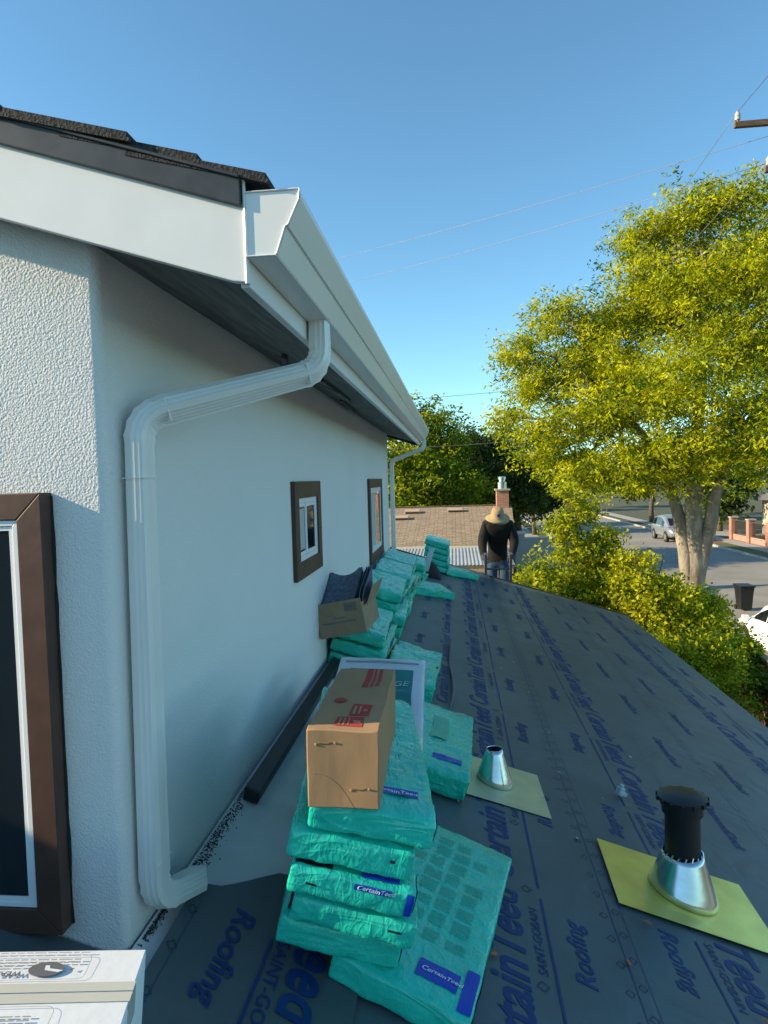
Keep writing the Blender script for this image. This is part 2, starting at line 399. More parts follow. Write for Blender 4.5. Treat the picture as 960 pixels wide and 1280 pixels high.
# gable walls closing the lower storey up to the low roof
mb.prism([(-8.2, 2.63), (2.05, 2.63), (2.05, ZR-TA_*2.05-.13), (-3.95, ZR+TA_*3.95-.13), (-8.2, ZR+TA_*3.95-.13)], fn_xz, 9.75, 9.9)
mb.build('gable_wall', STUCCO, house); mb = MB()
mb.prism([(-8.2, 2.63), (2.05, 2.63), (2.05, ZR-TA_*2.05-.13), (-3.95, ZR+TA_*3.95-.13), (-8.2, ZR+TA_*3.95-.13)], fn_xz, -3.95, -3.8)
mb.build('gable_wall', STUCCO, house)
# unseen wing added left of the photographer so its eave keeps the low sun off the near roof
mb = MB(); mb.bb(-8.2, -4.02, -3.9, .80, 2.63, 5.36); mb.build('shade_wing_wall', STUCCO, house)
mb = MB(); mb.prism([(-3.96, 5.34), (-3.96, 5.50), (-6.1, 6.20), (-8.5, 5.50), (-8.5, 5.34), (-6.1, 6.02)], fn_xz, -4.1, .95)
mb.build('shade_wing_roof', UPSHING, house)

# upper roof
mb = MB()
x0, xr = -.425, -4.5
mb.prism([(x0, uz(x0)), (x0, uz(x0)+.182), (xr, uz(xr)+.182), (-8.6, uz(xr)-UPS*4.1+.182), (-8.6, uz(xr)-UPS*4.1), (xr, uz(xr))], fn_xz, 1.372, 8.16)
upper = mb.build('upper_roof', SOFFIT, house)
# shingles laid in courses up to the rake
sh = []
for var in range(3):
    m_ = MB(); random.seed(40+var)
    L_ = .98; W_ = .30; nseg = 8
    y = 0
    m_.box((-W_/2+.02, L_/2, .004), (W_/2, L_/2, .004))
    while y < L_-.02:
        wl = min(random.uniform(.10, .2), L_-y)
        m_.box((-W_/2+.02-.004, y+wl/2, .0135), (W_/2-.004, wl/2-.002, .0052)); y += wl+random.uniform(.03, .12)
    sh.append(m_.mesh('shingle', UPSHING))
random.seed(3)
ex = .145; rot = Euler((0, math.atan(UPS), 0)).to_matrix()
for c in range(11):
    X = -.372-c*ex*.952
    z = uz(X)+.186
    yy = 1.340-random.uniform(0, .02)
    off = 0
    nb_ = 7 if c < 6 else 3
    for k in range(nb_):
        o = link('shingle', sh[(c*2+k*3) % 3], upper)
        o.matrix_world = Matrix.Translation((X, yy+k*.985, z+.004*(c % 3)+.003)) @ Euler((0, math.atan(UPS)-.055+random.uniform(-.006, .006), random.uniform(-.004, .004))).to_matrix().to_4x4()
mb = MB(); a0 = uz(-.372)+.152
mb.prism([(-2.0, uz(-2.0)+.182), (-8.62, uz(xr)-UPS*4.12+.185), (xr, uz(xr)+.215), (-1.9, uz(-1.9)+.205)], fn_xz, 1.33, 8.18)
mb.build('shingle_field', UPSHING, upper)

# rake boards: white fascia and dark drip edge
def rake(name, z0, z1, y0, y1, m_, xe=-.405, notch=0):
    q = MB(); zf = lambda X, b: b+UPS*(-.405-X)
    poly = [(xe, zf(xe, z0)+notch), (xe, zf(xe, z1)), (-4.5, zf(-4.5, z1)), (-4.5, zf(-4.5, z0))]
    if notch: poly = [(xe, zf(xe, z0)+notch), (xe, zf(xe, z1)), (-4.5, zf(-4.5, z1)), (-4.5, zf(-4.5, z0)), (xe-.03, zf(xe-.03, z0))]
    q.prism(poly, fn_xz, y0, y1)
    return q.build(name, m_, house, bevel=.002)
rake('rake_fascia', 5.398, 5.556, 1.350, 1.371, WHITE, xe=-.402, notch=.006)
rake('drip_edge', 5.548, 5.604, 1.338, 1.3495, DRIP, xe=-.409)
rake('drip_edge_lip', 5.600, 5.607, 1.331, 1.372, DRIP, xe=-.409)
mb = MB(); mb.bb(-.4245, -.4045, 1.3715, 8.16, 5.398, 5.57); mb.build('eave_fascia', WHITE, house, bevel=.003)
# far rake board
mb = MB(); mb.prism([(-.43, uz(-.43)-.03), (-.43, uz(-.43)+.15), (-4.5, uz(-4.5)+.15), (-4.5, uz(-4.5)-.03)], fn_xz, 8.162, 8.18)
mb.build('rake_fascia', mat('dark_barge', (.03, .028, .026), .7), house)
# soffit vent strip and loose ends under the eave
mb = MB(); mb.box((-.62, 3.55, uz(-.62)-.008), (.03, .42, .008), rot)
mb.build('soffit_vent', BLACKM, house)
mb = MB()
for (x, y, l, rz) in ((-.68, 2.75, .22, .25), (-.63, 3.35, .17, -.2), (-.7, 4.6, .5, .06)):
    mb = MB(); mb.box((x, y, uz(x)-.014), (.010, l, .006), rot @ Euler((0, 0, rz)).to_matrix())
    mb.build('batten_scrap', BLACKM, house)

# gutter with its end caps
gp = [(-.402, 5.580), (-.402, 5.452), (-.343, 5.452), (-.3405, 5.455), (-.322, 5.506), (-.3165, 5.508), (-.2935, 5.556), (-.291, 5.562), (-.291, 5.574), (-.300, 5.574), (-.301, 5.566)]
mb = MB(); rows = []
for Y in (1.352, 3.6, 5.9, 8.20): rows.append([(x, Y, z) for x, z in gp])
mb.rings(rows, closed=False, cap=False)
gut = mb.build('gutter', GUTTER, house)
md = gut.modifiers.new('sol', 'SOLIDIFY'); md.thickness = .0016; md.offset = 0
capoly = [(-.4025, 5.577), (-.4025, 5.4515), (-.343, 5.4515), (-.3405, 5.455), (-.3222, 5.506), (-.316, 5.509), (-.293, 5.556), (-.2905, 5.577)]
for Y in (1.3460, 8.2015):
    mb = MB(); mb.prism(capoly, fn_xz, Y, Y+.0042); q = mb.build('end_cap', GUTTER, gut)
    mb = MB()
    for i in range(len(capoly)):
        a = capoly[i]; b = capoly[(i+1) % len(capoly)]
        s_ = -1 if Y < 3 else 1
        mb.tube([(a[0], Y+.002+s_*.004, a[1]), (b[0], Y+.002+s_*.004, b[1])], .0016, 6)
    mb.build('cap_rim', GUTTER, gut)
mb = MB(); mb.tube([(-.404, 1.349, 5.40), (-.404, 1.349, 5.60), (-.41, 1.346, 5.612)], .0035, 6); mb.build('fascia_joint', WHITE, house)

# downspouts: ribbed rectangular pipe swept along the path
def fillet(pts, rad, k=9):
    out = [(Vector(pts[0]), 0)]
    for i in range(1, len(pts)-1):
        a, b, c = Vector(pts[i-1]), Vector(pts[i]), Vector(pts[i+1])
        d1 = (a-b).normalized(); d2 = (c-b).normalized()
        p1 = b+d1*rad; p2 = b+d2*rad
        for j in range(k+1):
            t = j/k
            out.append(((p1*(1-t)**2+b*2*t*(1-t)+p2*t*t), 1))
    out.append((Vector(pts[-1]), 0))
    res = [out[0]]
    for q in out[1:]:
        if (q[0]-res[-1][0]).length > 1e-4: res.append(q)
    return res
def downspout(pts, hw, hd, rad, name='downspout', ribs=True):
    prof = []
    def side(a0, b0, a1, b1, nn):
        for i in range(nn):
            t = i/nn; a = a0+(a1-a0)*t; b = b0+(b1-b0)*t
            if ribs and i % 2 == 1:
                l = math.hypot(a, b); a *= .94; b *= .94
            prof.append((a, b))
    c = .16
    side(-1+c, -hd/hw, 1-c, -hd/hw, 10); side(1, -hd/hw+c, 1, hd/hw-c, 6); side(1-c, hd/hw, -1+c, hd/hw, 10); side(-1, hd/hw-c, -1, -hd/hw+c, 6)
    P = fillet(pts, rad); path = [p for p, _ in P]; rr = []
    for i, (p, e) in enumerate(P): rr.append(hw*(1.07 if (e and i % 2) else (.98 if e else 1.0)))
    q = MB(); q.tube(path, rr, prof=prof, cap=False)
    return q.build(name, GUTTER, house, auto=True)
ds = downspout([(-.372, 1.93, 5.456), (-.372, 1.925, 5.315), (-.742, 1.555, 5.165), (-.742, 1.53, 4.0), (-.70, 1.70, 3.955)], .0315, .025, .062)
for t, pt in enumerate([((-.415, 1.885, 5.298), .037), ((-.700, 1.597, 5.182), .037)]):
    mb = MB(); d = Vector((-.372, -.37, -.15)).normalized(); q = d.to_track_quat('Z', 'Y').to_matrix()
    mb.box(pt[0], (.0340, .0275, .0010), q)
    mb.build('crimp_band', GUTTER, ds)
for z in (5.02, 4.10):
    mb = MB(); mb.box((-.742, 1.5425+.011*(z-4.5), z), (.0270, .0335, .0010)); mb.build('crimp_band', GUTTER, ds)
downspout([(-.35, 8.10, 5.454), (-.35, 8.10, 5.36), (-.74, 8.09, 5.22), (-.74, 8.09, 4.05), (-.62, 8.09, 3.97)], .030, .024, .05)

# windows
def window(axis, p0, p1, z0, z1, off, trim_w, proud, split, blind):
    """axis 'x': wall facing +X at X=off, p along Y;  axis 'y': wall facing -Y at Y=off, p along X"""
    if axis == 'x':
        fn = lambda a, b, d: (off+d, a, b)
    else:
        fn = lambda a, b, d: (a, off-(d if d < .0 or d == proud else d+.027), b)
    t = trim_w
    q = MB()
    ip0, ip1, iz0, iz1 = p0+t, p1-t, z0+t, z1-t
    fw = .024 if axis == 'x' else .013
    for poly in ([(ip0, iz0), (ip0+fw, iz0+fw), (ip0+fw, iz1-fw), (ip0, iz1)], [(ip1, iz0), (ip1-fw, iz0+fw), (ip1-fw, iz1-fw), (ip1, iz1)],
                 [(ip0, iz0), (ip1, iz0), (ip1-fw, iz0+fw), (ip0+fw, iz0+fw)], [(ip0, iz1), (ip1, iz1), (ip1-fw, iz1-fw), (ip0+fw, iz1-fw)]):
        q.prism(poly, fn, .001, .012)
    wn = q.build('window', VINYL, house, bevel=.0015)
    for poly in ([(p0, z0), (ip0-.001, iz0), (ip0-.001, iz1), (p0, z1)], [(p1, z0), (ip1+.001, iz0), (ip1+.001, iz1), (p1, z1)],
                 [(p0+.001, z0), (p1-.001, z0), (ip1, iz0-.001), (ip0, iz0-.001)], [(p0+.001, z1), (p1-.001, z1), (ip1, iz1+.001), (ip0, iz1+.001)]):
        q = MB(); q.prism(poly, fn, -.004, proud); q.build('trim_board', TRIM, wn, bevel=.002)
    mid = ip0+(ip1-ip0)*split
    sf = .020 if axis == 'x' else .009
    # two sashes with panes
    for (a0, a1, dd, bl) in ((ip0+fw+.001, mid, .0045, blind), (mid-.012, ip1-fw-.001, .0085, False)):
        q = MB()
        b0, b1 = iz0+fw+.001, iz1-fw-.001
        for poly in ([(a0, b0), (a0+sf, b0+sf), (a0+sf, b1-sf), (a0, b1)], [(a1, b0), (a1-sf, b0+sf), (a1-sf, b1-sf), (a1, b1)],
                     [(a0, b0), (a1, b0), (a1-sf, b0+sf), (a0+sf, b0+sf)], [(a0, b1), (a1, b1), (a1-sf, b1-sf), (a0+sf, b1-sf)]):
            q.prism(poly, fn, dd-.004, dd)
        q.build('sash', VINYL, wn)
        q = MB(); q.prism([(a0+sf, b0+sf), (a1-sf, b0+sf), (a1-sf, b1-sf), (a0+sf, b1-sf)], fn, dd-.0035, dd-.0025); q.build('pane', GLASS, wn)
        if bl:
            q = MB(); nn = int((a1-a0-2*sf)/.022)
            for i in range(nn):
                aa = a0+sf+.004+i*.022
                q.prism([(aa, b0+sf+.01), (aa+.017, b0+sf+.01), (aa+.017, b1-sf-.01), (aa, b1-sf-.01)], fn, dd-.0022, dd-.0016)
            q.build('blind', BLIND, wn)
    return wn
window('x', 3.185, 3.815, 4.516, 5.003, WX, .085, .022, .46, True)
window('x', 6.06, 7.13, 4.235, 5.010, WX, .085, .022, .48, True)
window('y', -2.35, -.912, 3.982, 4.992, WY0, .060, .044, .5, False)
# open the front trim over the stucco with a dark caulk bead
mb = MB(); mb.tube([(-.9105, WY0-.002, 3.985+i*.05) for i in range(21)], [.0035*random.uniform(.4, 1.4) for _ in range(21)], 6); mb.build('caulk_bead', FELT, house)
# mark on the corner, faint plaster pits
# ------------------------------------------------------------------ lower roof
XE, YR0, YR1 = 2.45, -3.95, 10.20
mb = MB()
mb.prism([(-4.0, 0), (XE, 0), (XE, -.03), (-4.0, -.03)], lambda a, b, d: R(a, d, b-.004), YR0, YR1)
low = mb.build('lower_roof', DECK, house)
for (nm, x0_, x1_, y0_, y1_) in (('eave_board', XE-.03, XE-.008, YR0+.03, YR1-.03),):
    mb = MB(); mb.bb(x0_, x1_, y0_, y1_, ZR-TA_*XE-.20, ZR-TA_*XE-.04); mb.build(nm, mat('brown_fascia', (.12, .07, .045), .7), low)
mb = MB(); mb.prism([(-4.0, -.035), (XE, -.035), (XE, -.17), (-4.0, -.17)], lambda a, b, d: R(a, d, 0)+Vector((0, 0, b)), YR1-.03, YR1-.006)
mb.build('rake_board', mat('brown_fascia', (.12, .07, .045), .7), low)
mb = MB()
mb.prism([(-1.2, .010), (XE+.02, .010), (XE+.02, -.05), (-1.2, -.05)], lambda a, b, d: R(a, d, b), YR1+.002, YR1+.008)
mb.prism([(-1.2, .013), (XE+.02, .013), (XE+.02, .010), (-1.2, .010)], lambda a, b, d: R(a, d, b), YR1-.05, YR1+.008)
mb.build('rake_metal', BLACKM, low)
mb = MB()
mb.prism([(XE+.006, .004), (XE+.012, .004), (XE+.012, -.06), (XE+.006, -.06)], lambda a, b, d: R(a, d, b), YR0, YR1)
mb.build('eave_metal', BLACKM, low)
# light membrane along the wall
mb = MB()
nx, ny = 6, 60
def grid_surf(mb, fx, nx, ny):
    vs = [fx(i/nx, j/ny) for j in range(ny+1) for i in range(nx+1)]
    fs = [(j*(nx+1)+i, j*(nx+1)+i+1, (j+1)*(nx+1)+i+1, (j+1)*(nx+1)+i) for j in range(ny) for i in range(nx)]
    mb.add(vs, fs)
def wav(x, y, amp=1.0): return amp*(.0045*noise.noise(Vector((x*2.1, y*1.3, .3)))+.0022*noise.noise(Vector((x*7, y*4.5, 2.1))))
grid_surf(mb, lambda u, v: R(-.779+u*.41, 1.0+v*7.2, .004+.004+wav(u, v*7)+.016*max(0, .15-u)/.15), 8, 70)
mb.build('membrane_strip', MEMB, low, smooth=True)

def sheet(x0, x1, y0, y1, lift, m_, name='underlayment_sheet', step=.09, amp=1.0):
    q = MB(); nx = max(4, int((x1-x0)/step)); ny = int((y1-y0)/step)
    grid_surf(q, lambda u, v: R(x0+u*(x1-x0), y0+v*(y1-y0), lift+wav(x0+u*(x1-x0), y0+v*(y1-y0), amp)), nx, ny)
    o = q.build(name, m_, house, smooth=True)
    md = o.modifiers.new('sol', 'SOLIDIFY'); md.thickness = .0015; md.offset = -1; md.use_rim = False
    return o
class Print:
    """flat printing that follows a sheet's own surface"""
    def __init__(s, lift, amp=1.0, fn=None): s.mb = MB(); s.lift = lift; s.amp = amp; s.fn = fn
    def pt(s, x, y):
        if s.fn: return s.fn(x, y)
        return R(x, y, s.lift+.0016+wav(x, y, s.amp))
    def word(s, txt, size, x, y, up=True, bold=.012, shear=.22, stretch=1.0, spacing=1.0):
        vs, fs, wd = text_geo(txt, size, bold, shear, spacing)
        out = []
        for (a, b, _) in vs:
            a *= stretch
            out.append(s.pt(x-b*CA, y+a) if up else s.pt(x+b*CA, y-a))
        s.mb.add(out, fs)
    def bar(s, x0, x1, y0, y1):
        ny = max(1, int(abs(y1-y0)/.12))
        for k in range(ny):
            ya = y0+(y1-y0)*k/ny; yb = y0+(y1-y0)*(k+1)/ny
            s.mb.add([s.pt(x0, ya), s.pt(x1, ya), s.pt(x1, yb), s.pt(x0, yb)], [(0, 1, 2, 3)])
    def diamond(s, x, y, r=.017, t=.0016):
        ps = [(x-r, y-r*.2), (x+r*.1, y-r*1.05), (x+r, y+r*.2), (x-r*.1, y+r*1.05)]
        for i in range(4):
            a = ps[i]; b = ps[(i+1) % 4]; dx, dy = b[0]-a[0], b[1]-a[1]; l = math.hypot(dx, dy); nx_, ny_ = -dy/l*t, dx/l*t
            s.mb.add([s.pt(a[0]-nx_, a[1]-ny_), s.pt(b[0]-nx_, b[1]-ny_), s.pt(b[0]+nx_, b[1]+ny_), s.pt(a[0]+nx_, a[1]+ny_)], [(0, 1, 2, 3)])
    def build(s, name, m_, parent): return s.mb.build(name, m_, parent)
PER = .885
# lower course (right of the seam) goes down first, the upper course laps over it
sh2 = sheet(.36, XE+.004, YR0, YR1-.004, .004, UNDER)
sh1 = sheet(-.40, .48, YR0, YR1-.004, .0105, UNDER)
sh3 = sheet(-.74, -.06, 3.72, 8.85, .0175, UNDERUP, amp=1.6)
sheet(-3.98, -.70, YR0, 1.452, .0035, UNDER, step=.2)
P1, P1t = Print(.0105), Print(.0105)
_, _, wct = text_geo('CertainTeed', .165, .02, .24); kct = (PER-.035)/wct
_, _, wrf = text_geo('Roofing', .085, .014, .24)
_, _, wsg = text_geo('SAINT-GOBAIN', .040, .006, .12)
y = 2.225-4*PER
while y < YR1-1.0:
    if y > YR0+.1:
        P1.word('CertainTeed', .165, .168, y+.05, True, .02, .24, kct)
        P1.bar(.244, .2515, y+.055, y+PER-.005)
        P1.word('SAINT-GOBAIN', .040, .226, y+PER-.37, True, .006, .12, .30/wsg)
        P1.word('Roofing', .085, .362, y+PER-.365, True, .014, .24, .30/wrf)
        for k in (.0, .5): P1t.diamond(.205, y+.03+k*PER)
    y += PER
yy = YR0+.1
while yy < YR1-.1:
    P1t.diamond(.455, yy, .014, .0012); yy += .115
PL = Print(.0105); PL.bar(.4775, .4798, YR0, YR1-.01); PL.build('printed_line', INK, sh1)
P1.build('printed_lettering', INK, sh1); P1t.build('printed_diamond', INKTHIN, sh1)
P2, P2t = Print(.004), Print(.004)
_, _, wdd = text_geo('DiamondDeck', .075, .014, .24)
y = 2.29-4*PER
while y < YR1-.1:
    if y-PER > YR0+.1:
        P2.word('CertainTeed', .165, .830, y+PER*.62, False, .02, .24, kct)
        P2.bar(.756, .7635, y-PER+.045, y-.01)
        P2.word('SAINT-GOBAIN', .040, .786, y+.0, False, .006, .12, .30/wsg)
        P2.word('Roofing', .085, .640, y+.0, False, .014, .24, .30/wrf)
        P2.word('DiamondDeck', .075, 1.225, y+.40, False, .014, .24, .45/wdd)
        P2.word('DiamondDeck', .075, 1.555, y+.28, False, .014, .24, .45/wdd)
        P2.word('CertainTeed', .165, 1.905, y+PER*.35, False, .02, .24, kct)
        P2.word('SAINT-GOBAIN', .040, 2.095, y+.5, False, .006, .12, .30/wsg)
        P2.bar(2.150, 2.157, y-PER+.045, y-.01)
        P2.word('Roofing', .085, 2.225, y+.45, False, .014, .24, .30/wrf)
    y += PER
P2.bar(.525, .5265, YR0, YR1-.01); P2.bar(1.405, 1.4065, YR0, YR1-.01); P2.bar(1.44, 1.4412, YR0, YR1-.01)
yy = YR0+.1
while yy < YR1-.1:
    P2t.diamond(.505, yy+.05, .014, .0012); P2t.diamond(1.423, yy, .012, .001); yy += .115
P2.build('printed_lettering', INK, sh2); P2t.build('printed_diamond', INKTHIN, sh2)
P3 = Print(.0175, 1.6)
y = 4.15
while y < 8.3:
    P3.word('Roofing', .085, -.28, y, True, .014, .24, .30/wrf); y += PER
for y in (3.85, 4.75, 5.6, 6.5, 7.35):
    P3.word('CertainTeed', .10, -.075, y, True, .015, .24, kct*1.55)
P3.build('printed_lettering', INK, sh3)
# curled lap along the edge of the short course
mb = MB()
def lapfn(u, v):
    y = 3.735+v*1.75; hgt = (.030*math.sin(math.pi*min(1, v*1.0))**.7*(1+.35*math.sin(v*9)))*(1-v*.55)
    a = u*math.pi*1.05
    return R(-.066+.020*math.sin(v*7)*(1-v)+hgt*.9*math.sin(a)*.8, y, .018+hgt*(1-math.cos(a))*.55+wav(-.06, y, 1.6))
grid_surf(mb, lapfn, 7, 60)
mb.build('curled_lap', UNDERUP, sh3, smooth=True)
# the loose end that lies over the membrane by the corner
def loose(u, v):
    # u across (wall side to stack side), v away from the camera
    x = -.735+u*.47
    yend = 1.70+.165*min(1, u/.42)**1.2
    y = -.6+v*(yend+.6)
    lift = .022+.02*noise.noise(Vector((u*2.2, v*7, 4)))*.5
    e = max(0, (v-.86)/.14); lift += .030*e*e*(1.0-.6*abs(u-.35)) + .035*max(0, .12-u)/.12*max(0, v-.5)
    e2 = max(0, .25-u)/.25
    x += .10*(1-v)*0 + .04*e2*(1-(v-.62)**2*3)*0
    x += -.0
    if u < .3: x += (.3-u)*(.05*math.sin(v*17)+.10*max(0, v-.88)/.12)
    return R(x, y, lift)
mb = MB(); grid_surf(mb, loose, 24, 70)
sh4 = mb.build('underlayment_sheet', UNDERUP, house, smooth=True)
md = sh4.modifiers.new('sol', 'SOLIDIFY'); md.thickness = .0018; md.offset = -1; md.use_rim = False
def loosept(x, y):
    u = (x+.735)/.47; yend = 1.70+.165*min(1, max(0, u)/.42)**1.2
    p = loose(u, (y+.6)/(yend+.6)); return Vector(p)+Vector((0, 0, .0032))
for (txt, sz, x, y, b_, sh_, st_) in (('Roofing', .085, -.605, 1.70, .014, .24, .32/wrf), ('SAINT-GOBAIN', .046, -.478, 1.64, .006, .12, .34/wsg), ('eed', .165, -.428, 1.66, .02, .24, 1.0), ('Certain', .165, -.428, 1.38, .02, .24, 1.0)):
    P4 = Print(0, 1, loosept); P4.word(txt, sz, x, y, False, b_, sh_, st_); P4.build('printed_word', INK, sh4)
for (xa, xb, ya_, yb_) in ((-.497, -.490, .85, 1.63), (-.702, -.7005, .8, 1.66)):
    P4 = Print(0, 1, loosept); P4.bar(xa, xb, ya_, yb_); P4.build('printed_line', INK, sh4)
for yy in (1.2, 1.36, 1.5, 1.62):
    P4 = Print(0, 1, loosept); P4.diamond(-.71, yy, .013, .0012); P4.build('printed_diamond', INKTHIN, sh4)
# dark angle at the foot of the wall
mb = MB(); mb.prism([(-.758, .018), (-.704, .018), (-.704, .062), (-.758, .070)], lambda a, b, d: R(a, d, b), 2.225, 4.9)
mb.build('wall_flashing', BLACKM, house, bevel=.006)
# grit washed up against the wall foot
mb = MB(); random.seed(11)
for k in range(1700):
    t = random.random(); y = 1.50+t*.80 if random.random() < .85 else 1.3+t*3
    sp = .014 if 1.72 < y < 2.2 else .006
    x = -.772+abs(random.gauss(0, sp)); s_ = random.uniform(.0006, .0019)
    c = R(x, y, .014+.010*max(0, 1-(x+.78)/.06)+s_*.5)
    mb.box(c, (s_*random.uniform(.5, 1.5), s_, s_*.6), Euler((random.random()*3, random.random()*3, random.random()*3)).to_matrix())
q = mb.build('grit', mat('dark_grit', (.05, .045, .04), .9), house); q['kind'] = 'stuff'

# ------------------------------------------------------------------ bundles in teal wrap
def bundle_fn(hx, hy, hz, seed, rough=1.0, flap=1.0):
    r = .010
    def fn(c):
        p = Vector((c[0]*hx, c[1]*hy, c[2]*hz))
        e = max(0.0, (abs(c[1])-.80)/.20)
        q = Vector((max(-(hx-r), min(hx-r, p.x)), max(-(hy-r), min(hy-r, p.y)), max(-(hz-r), min(hz-r, p.z))))
        d = p-q
        if d.length > 1e-7: p = q+d.normalized()*r
        s = Vector((seed*3.7, seed*1.3, seed*.7))
        p.z *= 1-.22*e*e*flap
        n1 = noise.noise_vector(p*5.5+s); n2 = noise.noise_vector(Vector((p.x*16, p.y*9, p.z*30))+s*2); n3 = noise.noise_vector(p*42+s)
        rg = (1-abs(noise.noise(Vector((p.x*11+p.y*7, p.y*17-p.x*5, p.z*9))+s*3)))**5
        rg2 = (1-abs(noise.noise(Vector((p.x*30, p.y*13, p.z*22))+s*5)))**6
        out = p+n1*.0045*rough+n2*.0038*rough+n3*.0016*rough
        k_ = .0042*rg+.0026*rg2
        out += Vector((c[0]*.6 if abs(c[0]) > .98 else 0, c[1] if abs(c[1]) > .98 else 0, c[2] if abs(c[2]) > .98 else 0))*k_*rough
        out.z -= .006*(1-abs(c[1])**2)*0
        # lines of the sheets pressing through the film on the long sides
        return out
    return fn
def lin(n_in, edge=.06):
    return [-1, -1+edge*.35, -1+edge]+[-1+edge+(2-2*edge)*k/n_in for k in range(1, n_in)]+[1-edge, 1-edge*.35, 1]
def bundle_mesh(name, hx, hy, hz, fn, m_):
    xs, ys, zs = lin(18, .12), lin(44, .05), [-1, -.85, -.6, -.3, 0, .3, .6, .85, 1]
    idx = {}; V = []; Fc = []
    def vid(c):
        k = (round(c[0], 4), round(c[1], 4), round(c[2], 4))
        if k not in idx: idx[k] = len(V); V.append(tuple(fn(c)))
        return idx[k]
    def face(A, B, mk):
        for i in range(len(A)-1):
            for j in range(len(B)-1):
                Fc.append((vid(mk(A[i], B[j])), vid(mk(A[i+1], B[j])), vid(mk(A[i+1], B[j+1])), vid(mk(A[i], B[j+1]))))
    for s in (-1, 1):
        face(xs, ys, lambda a, b: (a, b, s)); face(xs, zs, lambda a, b: (a, s, b)); face(ys, zs, lambda a, b: (s, a, b))
    q = MB(); q.add(V, Fc); me = q.mesh(name, m_, True); me.set_sharp_from_angle(angle=math.radians(38)); return me
BUNDLE_HX, BUNDLE_HY, BUNDLE_HZ = .150, .385, .040
def patch(fn, face, a0, a1, b0, b1, off, na=6, nb=6):
    q = MB(); ctr = Vector(fn((0, 0, 0)))
    mk = {'top': lambda a, b: (a, b, 1), 'front': lambda a, b: (a, -1, b), 'right': lambda a, b: (1, a, b), 'left': lambda a, b: (-1, a, b)}[face]
    nv = {'top': Vector((0, 0, 1)), 'front': Vector((0, -1, 0)), 'right': Vector((1, 0, 0)), 'left': Vector((-1, 0, 0))}[face]
    grid_surf(q, lambda u, v: Vector(fn(mk(a0+(a1-a0)*u, b0+(b1-b0)*v)))+nv*off, na, nb)
    return q
def patch_text(fn, face, txt, a, b, size, m_, off=.0042, dirv=(1, 0), hx=None, hy=None, hz=None, bold=.01):
    vs, fs, wd = text_geo(txt, 1.0, bold, .2)
    mk = {'top': lambda a, b: (a, b, 1), 'front': lambda a, b: (a, -1, b), 'right': lambda a, b: (1, a, b)}[face]
    nv = {'top': Vector((0, 0, 1)), 'front': Vector((0, -1, 0)), 'right': Vector((1, 0, 0))}[face]
    sa, sb = {'top': (hx, hy), 'front': (hx, hz), 'right': (hy, hz)}[face]
    q = MB(); out = []
    for (x, y, _) in vs:
        dx = (x*dirv[0]-y*dirv[1])*size/sa; dy = (x*dirv[1]+y*dirv[0])*size/sb
        out.append(Vector(fn(mk(max(-1, min(1, a+dx)), max(-1, min(1, b+dy)))))+nv*off)
    q.add(out, fs); return q
def place(o, X, t, n_, yaw=0, tilt=(0, 0)):
    M = Matrix.Translation(R(X, t, n_)) @ RB.to_4x4() @ Euler((tilt[0], tilt[1], yaw)).to_matrix().to_4x4()
    o.matrix_world = M
GB = 'shingle bundles on the low roof'
def bundle(seed, X, t, n_, yaw, label, tilt=(0, 0), hx=BUNDLE_HX, hy=BUNDLE_HY, hz=BUNDLE_HZ, rough=1.0, prints=()):
    fn = bundle_fn(hx, hy, hz, seed, rough)
    o = link('shingle_bundle', bundle_mesh('shingle_bundle', hx, hy, hz, fn, TEAL))
    tag(o, label, 'shingle bundle', GB)
    place(o, X-(n_+hz)*SA, t, n_+hz, yaw, tilt)      # piles stand plumb on the slope
    for pr in prints:
        if pr[0] == 't':
            _, a0, a1, b0, b1 = pr; q = MB(); b = b0; random.seed(int(1e4*(a0+2)+1e3*(b0+2)))
            while b < b1:
                a = a0
                while a < a1-.01:
                    e = min(a1, a+random.uniform(.02, .08))
                    q.add([Vector(fn((x, y_, 1)))+Vector((0, 0, .0022)) for x, y_ in ((a, b), (e, b), (e, b+.011), (a, b+.011))], [(0, 1, 2, 3)]); a = e+.012
                b += .021
            q.build('small_print', TEALD, o)
        elif pr[0] == 'p':
            _, face, a0, a1, b0, b1, m_ = pr
            patch(fn, face, a0, a1, b0, b1, .0022).build('printed_panel', m_, o, smooth=True)
        else:
            _, face, txt, a, b, size, m_, dv = pr
            patch_text(fn, face, txt, a, b, size, m_, dirv=dv, hx=hx, hy=hy, hz=hz).build('printed_word', m_, o)
    return o
def info_print(seed):
    """paragraphs of small print: every block is a few thin lines"""
    random.seed(seed); L = []
    for i in range(4):
        for j in range(8):
            a = -.74+i*.37; b = -.52+j*.175
            if random.random() < .85: L.append(('t', a, a+random.uniform(.24, .31), b, b+random.uniform(.09, .145)))
    return L
BLUEFR = [('p', 'top', -.15, .62, -.82, -.70, BLUEP), ('w', 'top', 'CertainTeed', -.10, -.785, .030, WHITEP, (1, 0)), ('p', 'right', -.98, -.72, -.7, .8, BLUEP)]
N = .0
